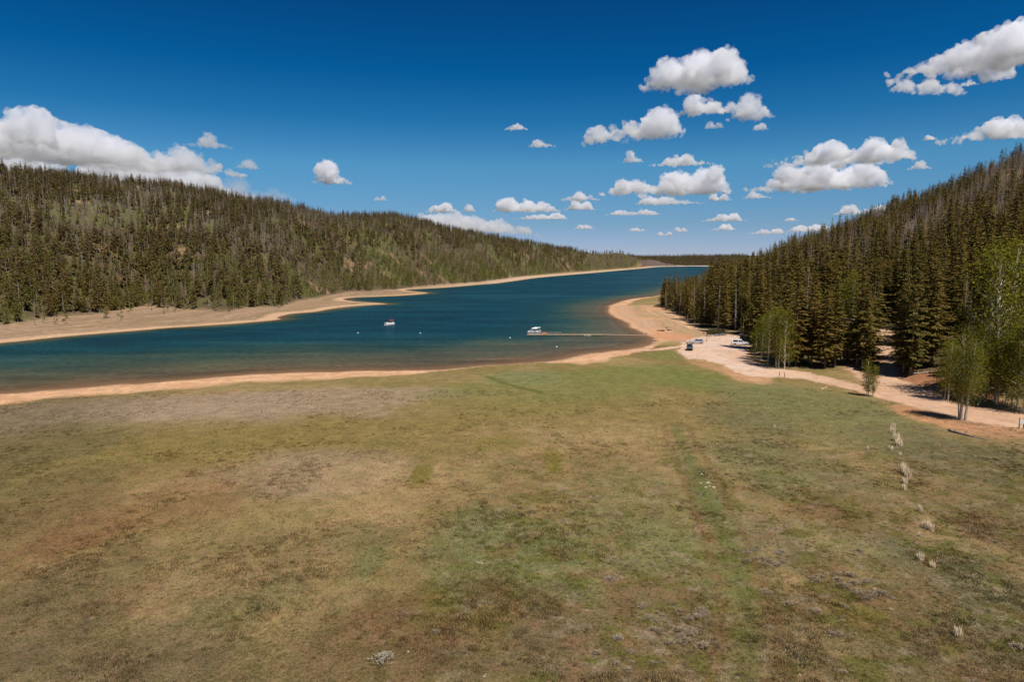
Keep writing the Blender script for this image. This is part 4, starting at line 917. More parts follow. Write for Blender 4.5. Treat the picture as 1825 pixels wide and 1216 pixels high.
log((1625,668),(1660,664),.22,.15,M_PALELOG,'fallen_log','bleached log under the spruces right of the forest track','log',1)
log((1680,585),(1712,538),.16,.06,M_GREY,'leaning_snag','bare grey trunk leaning against the spruces above the track','dead tree',5)
# willow thicket and a brush pile
def thicket(px0_, px1_, py, h, n, name, lab):
    r = random.Random(n); mb = MB(); x0, y0, z0 = hit(px0_, py); x1, y1, z1 = hit(px1_, py); c = Vector(((x0+x1)/2, (y0+y1)/2, (z0+z1)/2)); wx = abs(x1-x0)/2
    for i in range(n):
        t = r.gauss(0, .42); t = max(-1, min(1, t)); p = Vector((t*wx, r.gauss(0, 1.0), -.05)); hh = h*(1-.6*t*t)*r.uniform(.55, 1.1)
        for q in range(5):
            d = Vector((r.gauss(0, .25), r.gauss(0, .25), 1)).normalized(); s = Vector((1, 0, 0)) if q % 2 else Vector((0, 1, 0)); w_ = .05; e = p+d*hh*r.uniform(.6, 1)
            mb.quad(p-s*w_, p+s*w_, e)
            for k in range(3):
                m = p*(1-.2*k-.35)+e*(.35+.2*k); kite(mb, m, (d+Vector((r.gauss(0, .5), r.gauss(0, .5), 0))).normalized(), s, r.uniform(.25, .45), r.uniform(.10, .18))
    o = mb.build(name, M_WILLOW); o.location = c; tag(o, lab, 'bush')
thicket(1252, 1300, 595.5, 2.2, 300, 'willow_thicket', 'low dark olive willow thicket along the back of the lot')
# ------------------------------------------------------------------ buoys, dock, boats
M_WHITE = plain('white_gelcoat', (0.78, 0.77, 0.75), .35, .5, 0, .05, 2); M_ALU = plain('aluminium', (0.55, 0.56, 0.57), .35, .5, .7, .06, 3); M_DARK = plain('black_rubber', (0.02, 0.02, 0.022), .6, .4); M_RED = plain('red_canvas', (0.30, 0.030, 0.030), .85, .1); M_BLUE = plain('blue_grey_canvas', (0.12, 0.16, 0.24), .85, .1); M_SEAT = plain('pale_vinyl', (0.58, 0.56, 0.52), .6, .3)
M_PLANK = plain('dock_planks', (0.36, 0.27, 0.19), .85, .1, 0, .25, 3); M_RUST = plain('rust_brown_boards', (0.36, 0.135, 0.062), .8, .2, 0, .2, 3); M_GLASS = plain('dark_glass', (0.015, 0.018, 0.022), .08, .6, 0, .05, 2); M_RIM = plain('wheel_rim', (0.42, 0.42, 0.43), .4, .5, .6)
def sphere(mb, c, r, n=10, sz=1.0):
    k = len(mb.v)
    for i in range(1, n//2):
        ph = math.pi*i/(n//2)
        for j in range(n): t = 6.2832*j/n; mb.v.append((c[0]+r*math.sin(ph)*math.cos(t), c[1]+r*math.sin(ph)*math.sin(t), c[2]+r*sz*math.cos(ph)))
    m = n//2-1
    for i in range(m-1):
        for j in range(n): mb.f.append((k+i*n+j, k+(i+1)*n+j, k+(i+1)*n+(j+1) % n, k+i*n+(j+1) % n)); mb.m.append(mb.mi)
    mb.f.append(tuple(k+j for j in range(n))); mb.m.append(mb.mi); mb.f.append(tuple(k+(m-1)*n+j for j in reversed(range(n)))); mb.m.append(mb.mi)
for px, py, lab in [(638,594,'white mooring buoy left of the boat with the red canopy'),(749,594.5,'white mooring buoy right of the boat with the red canopy'),(909,603,'white mooring buoy just left of the docked boats'),(992,619,'white mooring buoy in the shallows below the dock')]:
    x, y = at(px, py); r_b = empty('mooring_buoy', (x, y, 0), 0, lab, 'buoy', 'white mooring buoys'); m = MB(); sphere(m, (0, 0, .10), .27, 12); m.build('float', M_WHITE, r_b, True); m = MB(); m.tube([(0, 0, .36), (0, 0, .50)], [.05, .04], 6); m.build('ring_post', M_ALU, r_b)
def pontoon_boat(name, x, y, rz, lab, canopy, L=6.4, W=2.5, group=None, up=True, panel=None):
    b = empty(name, (x, y, 0), rz, lab, 'boat', group)
    for s in (-1, 1):
        m = MB(); m.tube([(-L*.5, s*W*.36, .12), (L*.38, s*W*.36, .12), (L*.47, s*W*.36, .2), (L*.52, s*W*.36, .34)], [.31, .31, .24, .05], 10); m.build('pontoon', M_ALU, b, True)
    m = MB(); m.box((-.05, 0, .52), (L*.96, W, .12)); m.build('deck', M_SEAT, b, bevel=.02)
    for nm, cx, cy_, dx, dy in (('side_panel', 0, W/2-.04, L*.86, .05), ('side_panel', 0, -W/2+.04, L*.86, .05), ('bow_panel', L*.43, 0, .05, W-.2), ('stern_panel', -L*.43, 0, .05, W-.2)):
        m = MB(); m.box((cx, cy_, .93), (dx, dy, .66)); m.build(nm, panel or M_WHITE, b, bevel=.015)
    for cx, cy_, dx, dy in ((-L*.30, -W*.28, 1.5, .6), (-L*.30, W*.28, 1.5, .6), (L*.28, W*.28, 1.6, .6)):
        m = MB(); m.box((cx, cy_, .80), (dx, dy, .44)); m.box((cx, cy_+(.26 if cy_ > 0 else -.26), 1.12), (dx, .14, .42)); m.build('seat', M_SEAT, b, bevel=.03)
    m = MB(); m.box((L*.08, -W*.22, 1.0), (.55, .8, .84), top=.8); m.build('helm', M_WHITE, b, bevel=.03)
    m = MB(); m.box((-L*.5, 0, .55), (.42, .38, .75), top=.8); m.tube([(-L*.5, 0, .3), (-L*.5, 0, -.5)], [.1, .07], 6); m.build('outboard_motor', M_DARK, b, bevel=0)
    if canopy:
        x0, x1 = -L*.40, L*.10; zc = 2.35 if up else 1.75
        m = MB(); n = 8
        for i in range(n+1):
            a = -1+2*i/n; yy = a*W*.48; zz = zc+.20*(1-a*a)
            m.v += [(x0, yy, zz), (x1, yy, zz), (x0, yy, zz-.05), (x1, yy, zz-.05)]
        for i in range(n):
            k = i*4; m.f += [(k, k+1, k+5, k+4), (k+2, k+6, k+7, k+3), (k, k+4, k+6, k+2), (k+1, k+3, k+7, k+5)]; m.m += [0]*4
        m.f += [(0, 2, 3, 1), (n*4, n*4+1, n*4+3, n*4+2)]; m.m += [0, 0]
        cv = m.build('canopy', canopy, b)
        m = MB()
        for xx in (x0+.1, x1-.1):
            for s in (-1, 1): m.tube([((x0+x1)/2, s*W*.46, 1.2), (xx, s*W*.46, zc+.02)], [.025, .025], 5)
        m.build('canopy_frame', M_ALU, cv)
    return b
x, y = at(694, 580); pontoon_boat('pontoon_boat', x, y, rad(222), 'white pontoon boat with a dark red canopy out on open water', M_RED, 4.7, 2.0)
yd = at(940, 598.5)[1]
def dx(px): return (px-CX)/F*(yd*CP+CH*SP)
dk = empty('floating_dock', (0, 0, 0), 0, 'long narrow floating dock reaching from the sandy shore to the moored boats', 'dock')
xs = dx(939); secs = [xs + (dx(1076)-xs)*i/9 for i in range(10)]
for i in range(9):
    m = MB(); a, b_ = secs[i]+.04, secs[i+1]-.04
    for q in range(int((b_-a)/.30)): m.box((a+.15+q*.30, yd, .52), (.27, 1.8, .07))
    for s in (-1, 1): m.box(((a+b_)/2, yd+s*.86, .42), (b_-a, .10, .24))
    m.build('deck_section', M_PLANK, dk)
    m = MB(); m.box(((a+b_)/2, yd, .16), ((b_-a)*.86, 1.5, .46)); m.build('float', M_DARK, dk, bevel=.04)
m = MB(); e0 = Vector((secs[-1], yd, .50)); ex, ey, ez = hit(1147, 598); e1 = Vector((ex, yd+.5, ez+.10)); dd_ = (e1-e0)
for q in range(48):
    p = e0+dd_*((q+.5)/48); m.box(tuple(p), (dd_.length/48*.92, 1.0, .05), 0)
for s in (-1, 1): m.tube([e0+Vector((0, s*.5, -.06)), e1+Vector((0, s*.5, -.06))], [.06, .06], 5)
m.build('gangway', M_PLANK, dk)
for i, px in enumerate((941, 972, 1023)):
    m = MB(); m.tube([(dx(px), yd-.85, -1.2), (dx(px), yd-.85, 1.5 if i == 2 else 1.1)], [.09, .09], 7); m.build('mooring_post', M_RUST if i == 2 else M_DARK, dk)
pf = empty('boarding_platform', (dx(971), yd+4.2, 0), rad(0), 'rust brown boarding platform between the dock and the moored boats', 'platform')
m = MB()
for q in range(22): m.box((0.35*(q/21)*3-.5, -3.3+q*.32, .50), (2.1, .29, .06))
m.build('deck', M_RUST, pf); m = MB(); m.box((0, 0, .16), (1.6, 6.2, .44)); m.build('float', M_DARK, pf)
m = MB()
for q in range(18): m.box((1.8+q*.30, 3.0, .45), (.27, .9, .05))
m.build('side_finger', M_PLANK, pf)
m = MB()
for p in ((-1.3, -3.0), (-.8, 0), (.1, 3.0)): m.tube([(p[0], p[1], .5), (p[0], p[1], 1.45)], [.04, .04], 5)
m.tube([(-1.3, -3.0, 1.42), (-.8, 0, 1.42), (.1, 3.0, 1.42)], [.035]*3, 5); m.build('handrail', M_RUST, pf)
M_PANEL = plain('grey_panel', (0.22, 0.23, 0.25), .4, .5, .2, .1, 3)
G_ = 'pontoon boats moored at the dock'
for px, off, lab, cn, L, pn in [(953,2.4,'nearest moored pontoon boat, grey sided, open, against the dock',None,5.0,M_PANEL),(951,5.4,'middle moored pontoon boat with a white canopy',M_WHITE,4.6,M_WHITE),(956,8.6,'outermost moored pontoon boat with a pale raised canopy',M_SEAT,5.2,M_ALU)]:
    pontoon_boat('pontoon_boat', dx(px)-.2, yd+off, rad(180+rs.uniform(-4, 4)), lab, cn, L, 2.2, G_, True, pn)
def hull(name, x, y, rz, L, W, mat, lab, cat, group=None):
    m = MB(); n = 10
    for i in range(n+1):
        t = -1+2*i/n; w_ = W/2*(1-abs(t)**2.4)+.02; k = .28*(1-.15*abs(t)); rise = .12*abs(t)**3
        m.v += [(t*L/2, -w_, k+rise), (t*L/2, -w_*.55, .02+rise), (t*L/2, w_*.55, .02+rise), (t*L/2, w_, k+rise), (t*L/2, w_*.75, k+rise-.02), (t*L/2, -w_*.75, k+rise-.02)]
    for i in range(n):
        for j in range(6): a = i*6+j; b_ = i*6+(j+1) % 6; m.f.append((a, b_, b_+6, a+6)); m.m.append(0)
    m.f += [tuple(range(5, -1, -1)), tuple(range(n*6, n*6+6))]; m.m += [0, 0]
    o = m.build(name, mat); o.location = (x, y, 0.02); o.rotation_euler.z = rz; tag(o, lab, cat, group)
    c = MB(); c.box((0, 0, .27), (L*.22, W*.55, .05)); c.build('seat', M_DARK, o); return o
hull('skiff', dx(1033), yd+1.6, .02, 4.6, 1.3, M_WHITE, 'white skiff moored along the middle of the dock', 'skiff')
hull('skiff', dx(1046), yd-1.4, -.02, 2.8, 1.1, M_WHITE, 'short white dinghy on the near side of the dock', 'dinghy')
hull('kayak', dx(1040), yd+2.9, .05, 3.3, .7, M_RED, 'red kayak floating behind the white skiff', 'kayak')
hull('kayak', dx(1062), yd+1.5, -.03, 3.3, .7, M_RUST, 'orange kayak moored nearer the shore end of the dock', 'kayak')

# ------------------------------------------------------------------ vehicles and the lot
def wheel(parent, x, y, r, w=.24):
    m = MB(); m.tube([(x, y-w/2, r), (x, y-w/2+.03, r), (x, y+w/2-.03, r), (x, y+w/2, r)], [r*.9, r, r, r*.9], 16); o = m.build('wheel', M_DARK, parent, False)
    s = 1 if y > 0 else -1; m = MB(); m.tube([(x, y+s*(w/2-.02), r), (x, y+s*(w/2+.012), r)], [r*.58, r*.5], 12); m.build('rim', M_RIM, o); return o
def paint(name, c): return plain(name, c, .3, .5, 0, .04, 2)
def car(name, pos, rz, L, W, Hh, mat, lab, cat, kind='suv', group=None):
    b = empty(name, pos, rz, lab, cat, group); r = .37; h0 = .42; belt = Hh*.58
    if kind == 'pickup':   # crew cab with a bed cap
        low = [(-L/2, h0), (-L/2, belt), (L*.17, belt), (L*.44, belt-.10), (L/2, belt-.22), (L/2, h0)]
        cab = [(-L/2+.05, belt-.002), (-L/2+.10, Hh-.08), (-L*.09, Hh-.06), (-L*.08, Hh), (L*.08, Hh), (L*.20, belt-.002)]
    else:
        low = [(-L/2, h0), (-L/2, belt), (L*.19, belt), (L*.42, belt-.08), (L/2, belt-.22), (L/2, h0)]
        cab = [(-L/2+.04, belt-.002), (-L*.44, Hh-.05), (-L*.38, Hh), (L*.02, Hh), (L*.18, belt-.002)]
    m = MB(); m.prism(low, -W/2, W/2); m.build('body', mat, b, bevel=.05)
    m = MB(); m.prism(cab, -W/2+.04, W/2-.04, .14, belt+.1); m.build('cabin', mat, b, bevel=.04)
    top = Hh-.14
    for s in (-1, 1):
        spans = [(-L*.42, -L*.14), (-L*.11, L*.015), (L*.03, L*.125)] if kind == 'pickup' else [(-L*.40, -L*.22), (-L*.20, -L*.06), (-L*.045, L*.09)]
        for a, c in spans:
            m = MB(); yo = s*(W/2-.035); yi = s*(W/2-.165); q = .05
            k = [(a, yo, belt+.06), (c, yo, belt+.06), (c-q, yi, top), (a+q, yi, top)]
            m.quad(*[(v[0], v[1]+s*.012, v[2]) for v in k]); m.quad(*[(v[0], v[1]-s*.01, v[2]) for v in reversed(k)])
            for i in range(4):
                j = (i+1) % 4; m.quad((k[i][0], k[i][1]+s*.012, k[i][2]), (k[i][0], k[i][1]-s*.01, k[i][2]), (k[j][0], k[j][1]-s*.01, k[j][2]), (k[j][0], k[j][1]+s*.012, k[j][2]))
            m.build('side_window', M_GLASS, b)
        m = MB(); m.box((L*.14, s*(W/2+.10), belt+.10), (.12, .20, .16)); m.build('wing_mirror', M_DARK, b, bevel=.02)
        m = MB(); m.box((L/2-.01, s*(W*.36), belt-.32), (.06, .32, .16)); m.build('headlight', M_GLASS if kind == 'van' else M_ALU, b, bevel=.01)
        m = MB(); m.box((-L/2-.005, s*(W*.43), belt-.18), (.05, .16, .36)); m.build('tail_light', M_RED, b, bevel=.01)
        for xx in (-L*.31, L*.32): wheel(b, xx, s*(W/2-.10), r)
    xa, xb = (L*.20, L*.08) if kind == 'pickup' else (L*.18, L*.02)
    m = MB(); wi = W/2-.12; za, zb_ = belt+.06, Hh-.07; n_ = Vector((zb_-za, 0, xa-xb)).normalized()*.02
    fx = lambda z_: xa-(xa-xb)*(z_-belt)/(Hh-belt)
    A = [Vector((fx(za), -wi, za)), Vector((fx(za), wi, za)), Vector((fx(zb_), wi-.14, zb_)), Vector((fx(zb_), -wi+.14, zb_))]
    m.quad(*[tuple(v+n_) for v in A]); m.quad(*[tuple(v-n_*.6) for v in reversed(A)])
    for i in range(4): m.quad(tuple(A[i]+n_), tuple(A[i]-n_*.6), tuple(A[(i+1) % 4]-n_*.6), tuple(A[(i+1) % 4]+n_))
    m.build('windscreen', M_GLASS, b)
    m = MB(); m.box((-L/2-.03, 0, .52), (.12, W*.96, .2)); m.build('rear_bumper', M_DARK, b, bevel=.03)
    m = MB(); m.box((L/2+.02, 0, .50), (.14, W*.96, .24)); m.build('front_bumper', M_DARK, b, bevel=.03)
    m = MB(); m.box((L/2+.004, 0, belt-.34), (.05, W*.42, .2)); m.build('grille', M_DARK, b, bevel=.01)
    return b
M_PW = paint('white_paint', (0.80, 0.80, 0.79)); M_PG = paint('dark_grey_paint', (0.085, 0.088, 0.095)); M_PS = paint('silver_paint', (0.45, 0.46, 0.47))
p = hit(1319, 615); car('pickup_truck', p, rad(-15), 5.7, 1.95, 1.92, M_PW, 'white pickup truck with a capped bed parked by the green toilet', 'truck', 'pickup')
p = hit(1229, 624); car('parked_van', p, rad(-104), 4.9, 1.95, 1.95, M_PG, 'dark grey van parked nose first at the left edge of the lot', 'van', 'van')
p = hit(1242, 612.5); car('parked_car', p, rad(170), 4.6, 1.85, 1.72, M_PS, 'silver wagon parked behind the dark grey van', 'car', 'suv')
# a boat trailer standing behind the van
x, y, z = hit(1228, 613); tr_ = empty('boat_trailer', (x, y, z), rad(100), 'low grey boat trailer between the dark van and the shore', 'trailer')
m = MB()
for s in (-1, 1): m.tube([(-2.2, s*.8, .55), (1.2, s*.8, .55), (2.6, 0, .5)], [.05]*3, 5)
for xx in (-1.8, -.6, .6): m.box((xx, 0, .55), (.08, 1.6, .08))
m.build('frame', M_ALU, tr_)
for s in (-1, 1):
    m = MB(); m.box((-.4, s*.45, .68), (3.2, .14, .10)); m.build('bunk', M_SEAT, tr_); m = MB(); m.box((-.7, s*1.0, .78), (.9, .28, .06)); m.build('mudguard', M_PS, tr_); wheel(tr_, -.7, s*1.0, .32, .2)
m = MB(); m.box((2.65, 0, .35), (.1, .1, .7)); m.build('jack_stand', M_DARK, tr_)
# portable toilet
M_TOILET = plain('green_plastic', (0.010, 0.085, 0.065), .45, .4, 0, .1, 2)
x, y, z = hit(1327, 608); t = empty('portable_toilet', (x, y+3.2, H1(x, y+3.2)), rad(-8), 'dark green portable toilet with a white roof behind the white truck', 'portable toilet')
m = MB(); m.box((0, 0, 1.02), (1.15, 1.2, 2.0)); m.box((0, 0, .05), (1.2, 1.25, .12)); m.build('cabin', M_TOILET, t, bevel=.03)
m = MB(); m.box((0, -.615, 1.02), (.78, .03, 1.75)); dr_ = m.build('door', M_TOILET, t, bevel=.01); m = MB(); m.box((.28, -.645, 1.05), (.1, .03, .16)); m.build('latch', M_WHITE, dr_); m = MB(); m.box((0, -.637, 1.62), (.3, .012, .2)); m.build('notice', M_WHITE, dr_)
m = MB(); m.box((0, 0, 2.17), (1.3, 1.35, .34), top=.8); m.build('roof', M_WHITE, t, bevel=.05); m = MB(); m.tube([(.35, .4, 2.2), (.35, .4, 2.65)], [.06, .06], 8); m.build('vent_pipe', M_WHITE, t)
# picnic tables and a grill at the back of the lot
def picnic(px, py, rz, lab):
    x, y, z = hit(px, py); t = empty('picnic_table', (x, y, z), rz, lab, 'picnic table', 'picnic tables at the back of the lot'); m = MB()
    for q in range(5): m.box((0, -.36+q*.18, .75), (2.2, .16, .05))
    m.build('table_top', M_BLUE, t)
    for s in (-1, 1):
        m = MB(); m.box((0, s*.75, .45), (2.2, .28, .05)); m.build('bench', M_BLUE, t)
        m = MB(); m.tube([(s*.8, -.75, 0), (s*.8, -.25, .74)], [.04, .04], 5); m.tube([(s*.8, .75, 0), (s*.8, .25, .74)], [.04, .04], 5); m.tube([(s*.8, -.8, .42), (s*.8, .8, .42)], [.035, .035], 5); m.build('leg', M_DARK, t)
picnic(1264, 600, .15, 'blue grey picnic table furthest left at the back of the lot'); picnic(1278, 599, -.2, 'blue grey picnic table right of the first one'); picnic(1287, 598, .3, 'blue grey picnic table closest to the aspens behind the lot')
x, y, z = hit(1295, 598.5); g_ = empty('park_grill', (x, y, z), 0, 'small dark grill on a post beside the picnic tables', 'grill'); m = MB(); m.tube([(0, 0, 0), (0, 0, .75)], [.06, .06], 6); m.build('post', M_DARK, g_); m = MB(); m.box((0, 0, .9), (.75, .55, .3), top=1.1); m.build('fire_box', M_DARK, g_)
M_POST = bark_mat('post_wood', (0.10, 0.06, 0.04), (0.17, 0.11, 0.08), 2)
for px, py, h, lab in [(1389,671,1.1,'left one of two short brown posts beside the road'),(1398,673,1.2,'right one of two short brown posts beside the road'),(1259,609,1.2,'thin post standing alone on the gravel lot')]:
    x, y, z = hit(px, py); m = MB(); m.tube([(0, 0, -.3), (0, 0, h-.05), (0, 0, h)], [.08, .08, .05], 8); o = m.build('marker_post', M_POST); o.location = (x, y, z); tag(o, lab, 'post')
x, y, z = hit(1820, 764); s_ = empty('notice_board', (x, y, z), rad(-14), 'white notice board on two dark posts at the roadside', 'sign')
for q in (-1, 1): m = MB(); m.tube([(q*.33, 0, -.3), (q*.33, 0, 1.75), (q*.33, 0, 1.8)], [.09, .09, .06], 8); m.build('post', M_POST, s_)
m = MB(); m.box((0, -.11, 1.15), (.72, .04, .72)); m.build('panel', M_WHITE, s_, bevel=.008)
m = MB(); m.box((0, -.136, 1.15), (.62, .010, .60)); m.build('notice_sheet', plain('paper', (0.74, 0.73, 0.69), .8, .1, 0, .04, 3), s_)
# the small leafing tree and the bushy clump on the near side of the road
def own_aspen(px, py, ty, stems, sparse, wide, lab, seed):
    x, y, z = hit(px, py); zc = y*CP-(z-CH)*SP; h = (py-ty)*zc/F; tr, cr = aspen(seed, h, 0, stems, sparse, wide); o = empty('aspen', (x, y, z-.05), 0, lab, 'aspen tree'); tr.build('trunk', M_WHITEBARK, o); cr.build('crown', M_ASPEN, o)
own_aspen(1713, 748, 588, 6, .95, .26, 'many stemmed aspen clump standing on the near side of the road', 501)
own_aspen(1551, 706, 640, 3, .50, .22, 'small sparse young aspen alone at the road junction', 502)
# ------------------------------------------------------------------ clouds: closed bodies of scattering air, kilometres away
def cloud_mat(name, dens, Ht, aniso=0.2):
    n = NT(name); v = n.t.nodes.new('ShaderNodeVolumePrincipled'); v.inputs['Color'].default_value = (0.964, 0.968, 0.994, 1); v.inputs['Anisotropy'].default_value = aniso
    pos = n.t.nodes.new('ShaderNodeNewGeometry').outputs['Position']
    f = n.noise(pos, 2.6/Ht, 7, 0.66); g = n.noise(pos, 11.0/Ht, 4, 0.6)
    h = n.math('ADD', n.math('MULTIPLY', f, 0.72), n.math('MULTIPLY', g, 0.28))
    n.l(n.math('MULTIPLY', n.math('POWER', n.mapr(h, 0.38, 0.64, 0.0, 1.0), 1.6), dens), v.inputs['Density'])
    n.l(v.outputs[0], n.out.inputs['Volume']); return n.mat
def cloud(px0_, px1_, ptop, pbase, lab, seed, dens=1.0, puff=1.0, alt=1500., peaks=None, flat=.16, tilt=0.0, dist=None):
    r = random.Random(seed); pxc = (px0_+px1_)/2
    dxr, dyr, dzr = ray(pxc, pbase); hr = math.hypot(dxr, dyr); D = dist or min(alt*hr/max(dzr, .02), 42000.)
    sc_ = D/hr; base = Vector((dxr*sc_, dyr*sc_, CH+dzr*sc_)); pxm = sc_/F*1.0*(1.0)
    W = (px1_-px0_)*pxm*hr/ max(hr, 1e-6); Ht = (pbase-ptop)*pxm
    W = (px1_-px0_)*sc_/F; Ht = (pbase-ptop)*sc_/F
    az = math.atan2(dxr, dyr)
    bm = bmesh.new(); n = int(max(12, min(110, 11*W/Ht*puff)))
    pk = peaks or [(r.uniform(-.6, .6), r.uniform(.6, 1.0)) for _ in range(3)]
    def env(t):
        e = .42*(1-abs(t)**3)
        for c, h in pk: e = max(e, h*math.exp(-((t-c)/.34)**2))
        return e*min(1, (1-abs(t))*4+.22)
    for i in range(n):
        t = -1+2*(i+.5)/n + r.uniform(-.06, .06); t = max(-.97, min(.97, t)); e = env(t)*Ht*r.uniform(.72, 1.02)
        for q in range(3):
            rad_ = max(Ht*.07, e*r.uniform(.28, .48)); zz = r.uniform(rad_*.25, max(rad_*.3, e-rad_*.95)) if q < 2 else max(rad_*.5, e-rad_)
            yy = r.gauss(0, 1)*min(W*.14, Ht*.7)*(1-abs(t)*.6)
            M = Matrix.Translation((t*(W/2-rad_*.35), yy, zz + tilt*t*Ht)) @ Matrix.Diagonal((rad_*r.uniform(1.0, 1.35), rad_*1.1, rad_, 1))
            bmesh.ops.create_icosphere(bm, subdivisions=2, radius=1.0, matrix=M)
    for v in bm.verts:
        lo = tilt*(v.co.x/(W/2))*Ht
        if v.co.z < lo: v.co.z = lo - (lo-v.co.z)*flat
    me = bpy.data.meshes.new('cloud'); bm.to_mesh(me); bm.free()
    o = bpy.data.objects.new('cloud', me); COL.objects.link(o); o.location = base; o.rotation_euler.z = -az
    vx = max(W/150, Ht/46)
    md = o.modifiers.new('merge', 'REMESH'); md.mode = 'VOXEL'; md.voxel_size = vx
    for k, (sz, st) in enumerate(((.40, .24), (.16, .26), (.06, .20))):
        tx = bpy.data.textures.new('billow', 'CLOUDS'); tx.noise_scale = Ht*sz; tx.noise_depth = 2; tx.noise_basis = 'VORONOI_F1' if k < 2 else 'BLENDER_ORIGINAL'
        d_ = o.modifiers.new('billow', 'DISPLACE'); d_.texture = tx; d_.strength = -Ht*st if k < 2 else Ht*st; d_.mid_level = .40; d_.texture_coords = 'GLOBAL'
    m2_ = o.modifiers.new('seal', 'REMESH'); m2_.mode = 'VOXEL'; m2_.voxel_size = vx*.85
    me.materials.append(cloud_mat('cloud_air', dens*11.0/Ht, Ht))
    tag(o, lab, 'cloud', 'fair weather clouds'); return o
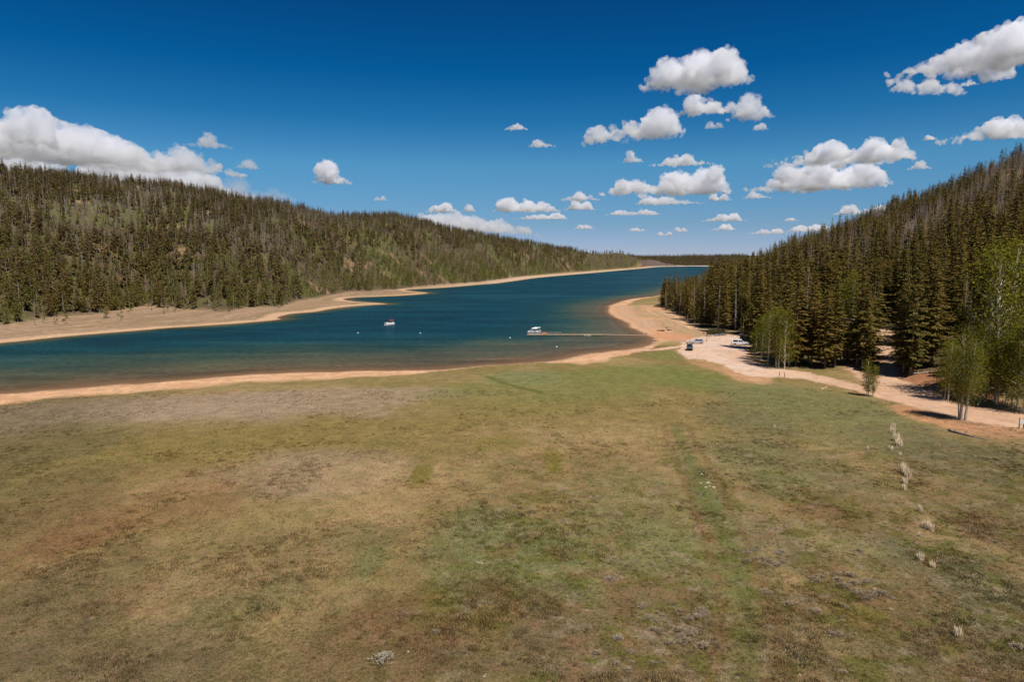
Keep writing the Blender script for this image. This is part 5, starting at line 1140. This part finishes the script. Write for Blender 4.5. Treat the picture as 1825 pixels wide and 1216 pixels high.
CL = [
 (1139,1342,80,153,'big lone cumulus high in the middle right of the sky',1.3,[(-.45,.78),(0,.9),(.45,1.0)],0),
 (1600,1960,36,118,'large cloud cut off by the right edge at the top of the sky',1.3,[(-.35,.6),(.1,.95),(.6,1.0)],0),
 (1590,1712,134,164,'thin grey streak of cloud under the large one at the top right',.5,[(-.6,.7),(.1,.8),(.7,.7)],.35*-1),
 (1686,1960,192,242,'cloud at the right edge just above the wooded ridge',1.2,[(-.2,.8),(.4,1.0)],0),
 (1208,1316,165,202,'ragged cloud directly below the big lone cumulus',.8,[(-.5,1.0),(.1,.7),(.8,.6)],0),
 (1298,1380,165,211,'split cloud right of the ragged one below the big cumulus',.7,[(-.1,1.0),(.4,.6)],0),
 (1034,1218,193,248,'chain of three rounded puffs joined in a rising line',1.0,[(-.75,.62),(-.1,.5),(.55,1.0)],.12),
 (898,941,215,231,'small flat puff alone in the middle of the sky',.7,None,0),
 (940,990,246,261,'small wispy puff below and right of the lone flat one',.5,None,0),
 (1110,1147,266,289,'small round puff left of the long double cloud',.7,None,0),
 (1157,1272,272,294,'long low cloud just above the great central bank',.8,None,0),
 (1366,1617,248,291,'long upper cloud of the stacked pair left of the ridge',1.0,[(-.1,1.0),(.5,.9),(.85,.8)],0),
 (1330,1577,284,336,'long lower cloud of the stacked pair left of the ridge',1.2,[(-.3,.85),(.1,1.0),(.6,.85)],0),
 (1408,1492,325,338,'thin flat shelf under the lower stacked cloud',.6,None,0),
 (1068,1300,297,346,'broad bright cumulus bank low in the centre right sky',1.2,[(-.55,.7),(.2,.9),(.65,1.0)],0),
 (1132,1254,344,364,'flat grey cloud tucked below the broad bright bank',.8,None,0),
 (1262,1304,342,357,'small flat cloud right of the one tucked below the bank',.7,None,0),
 (1619,1657,281,301,'small puff close above the wooded ridge',.7,[(0.1,1.0)],0),
 (557,626,284,327,'single bright conical puff above the left hill',1.2,[(-.35,1.0),(.3,.5)],0),
 (878,1000,348,377,'bright cumulus low over the centre, left of the paired clouds',1.1,[(-.6,1.0),(.0,.8),(.5,.7)],0),
 (1000,1070,334,357,'cloud joining the central cumulus to the broad bright bank',.9,None,0),
 (910,1014,377,391,'flat cloud under the bright low central cumulus',.8,None,0),
 (1004,1062,356,374,'small cloud below the joining cloud',.8,None,0),
 (757,820,358,378,'rounded cloud just above the crest of the left hill',1.0,None,0),
 (824,848,361,377,'tiny rounded puff right of the one above the crest',.8,[(0,1.0)],0),
 (722,968,375,412,'long pale cloud bank resting on the left hill crest',.55,[(-.7,.8),(-.35,1.0),(.0,.85),(.35,.7),(.7,.5)],-.25),
 (1077,1181,369,383,'long thin cloud right of the small one below the bank',.8,None,0),
 (1250,1329,378,394,'flat lens shaped cloud low over the far end of the lake',.8,None,0),
 (1266,1316,397,410,'smaller lens cloud directly under the flat lens one',.8,None,0),
 (1197,1228,402,413,'tiny cloud low left of the smaller lens',.6,None,0),
 (1170,1199,411,420,'tiniest cloud low over the lake end',.6,None,0),
 (1022,1062,398,408,'small flat cloud low above the left hill slope',.6,None,0),
 (1487,1545,361,382,'cloud half hidden behind the right ridge',.8,None,0),
 (1536,1600,358,376,'cloud just peeking over the right ridge',.8,None,0),
 (1330,1402,403,417,'flat cloud low above the spruce tops on the right',.6,None,0),
 (1398,1500,398,413,'long low cloud running behind the spruce tops',.6,None,0),
 (1120,1154,405,412,'faint small cloud low in the centre',.5,None,0),
 (1324,1374,339,353,'thin streak of cloud below the stacked pair',.5,None,0),
 (1340,1372,217,231,'small faded puff under the split cloud',.4,None,0),
 (1645,1671,240,249,'tiny puff left of the cloud at the right edge',.6,None,0),
 (1395,1426,386,394,'tiny pale cloud between the ridge and the lens clouds',.5,None,0),
 (1708,1742,142,152,'tiny faint scrap right of the thin grey streak',.35,None,0),
 (665,692,348,357,'faint scrap of cloud above the middle of the left hill',.35,None,0),
 (1255,1290,212,228,'faint ragged scrap right of the chain of puffs',.3,None,0),
 (-260,260,184,276,'towering upper layer of the big cloud bank at the left edge',1.3,[(-.3,1.0),(.12,.92),(.5,.80),(.8,.55)],-.05),
 (100,432,228,304,'tapering right shoulder of the cloud bank over the left hill',1.0,[(-.8,.9),(-.3,.75),(.3,.6)],-.05),
 (-200,420,258,332,'middle layer of the cloud bank right above the left ridge',.9,[(-.2,.8),(.3,.9),(.6,.8)],0),
 (-150,520,292,352,'lowest hazy layer of the cloud bank behind the left ridge',.5,[(-.3,.9),(.2,.8),(.6,.6)],-.2),
 (230,545,300,352,'thin pale veil trailing right from the left cloud bank',.10,[(-.7,.8),(-.3,.9),(.2,.8),(.6,.6)],-.3),
 (330,412,234,262,'wispy torn scrap at the right end of the left bank',.3,[(.0,1.0)],0),
 (418,462,282,300,'faint wisp trailing off the left cloud bank',.25,None,0),
]
for i, (a, b, t, bs, lab, dn, pk, tl_) in enumerate(CL): cloud(a, b, t, bs, lab, 300+i, dn, 1.0, 1500., pk, .16, tl_)
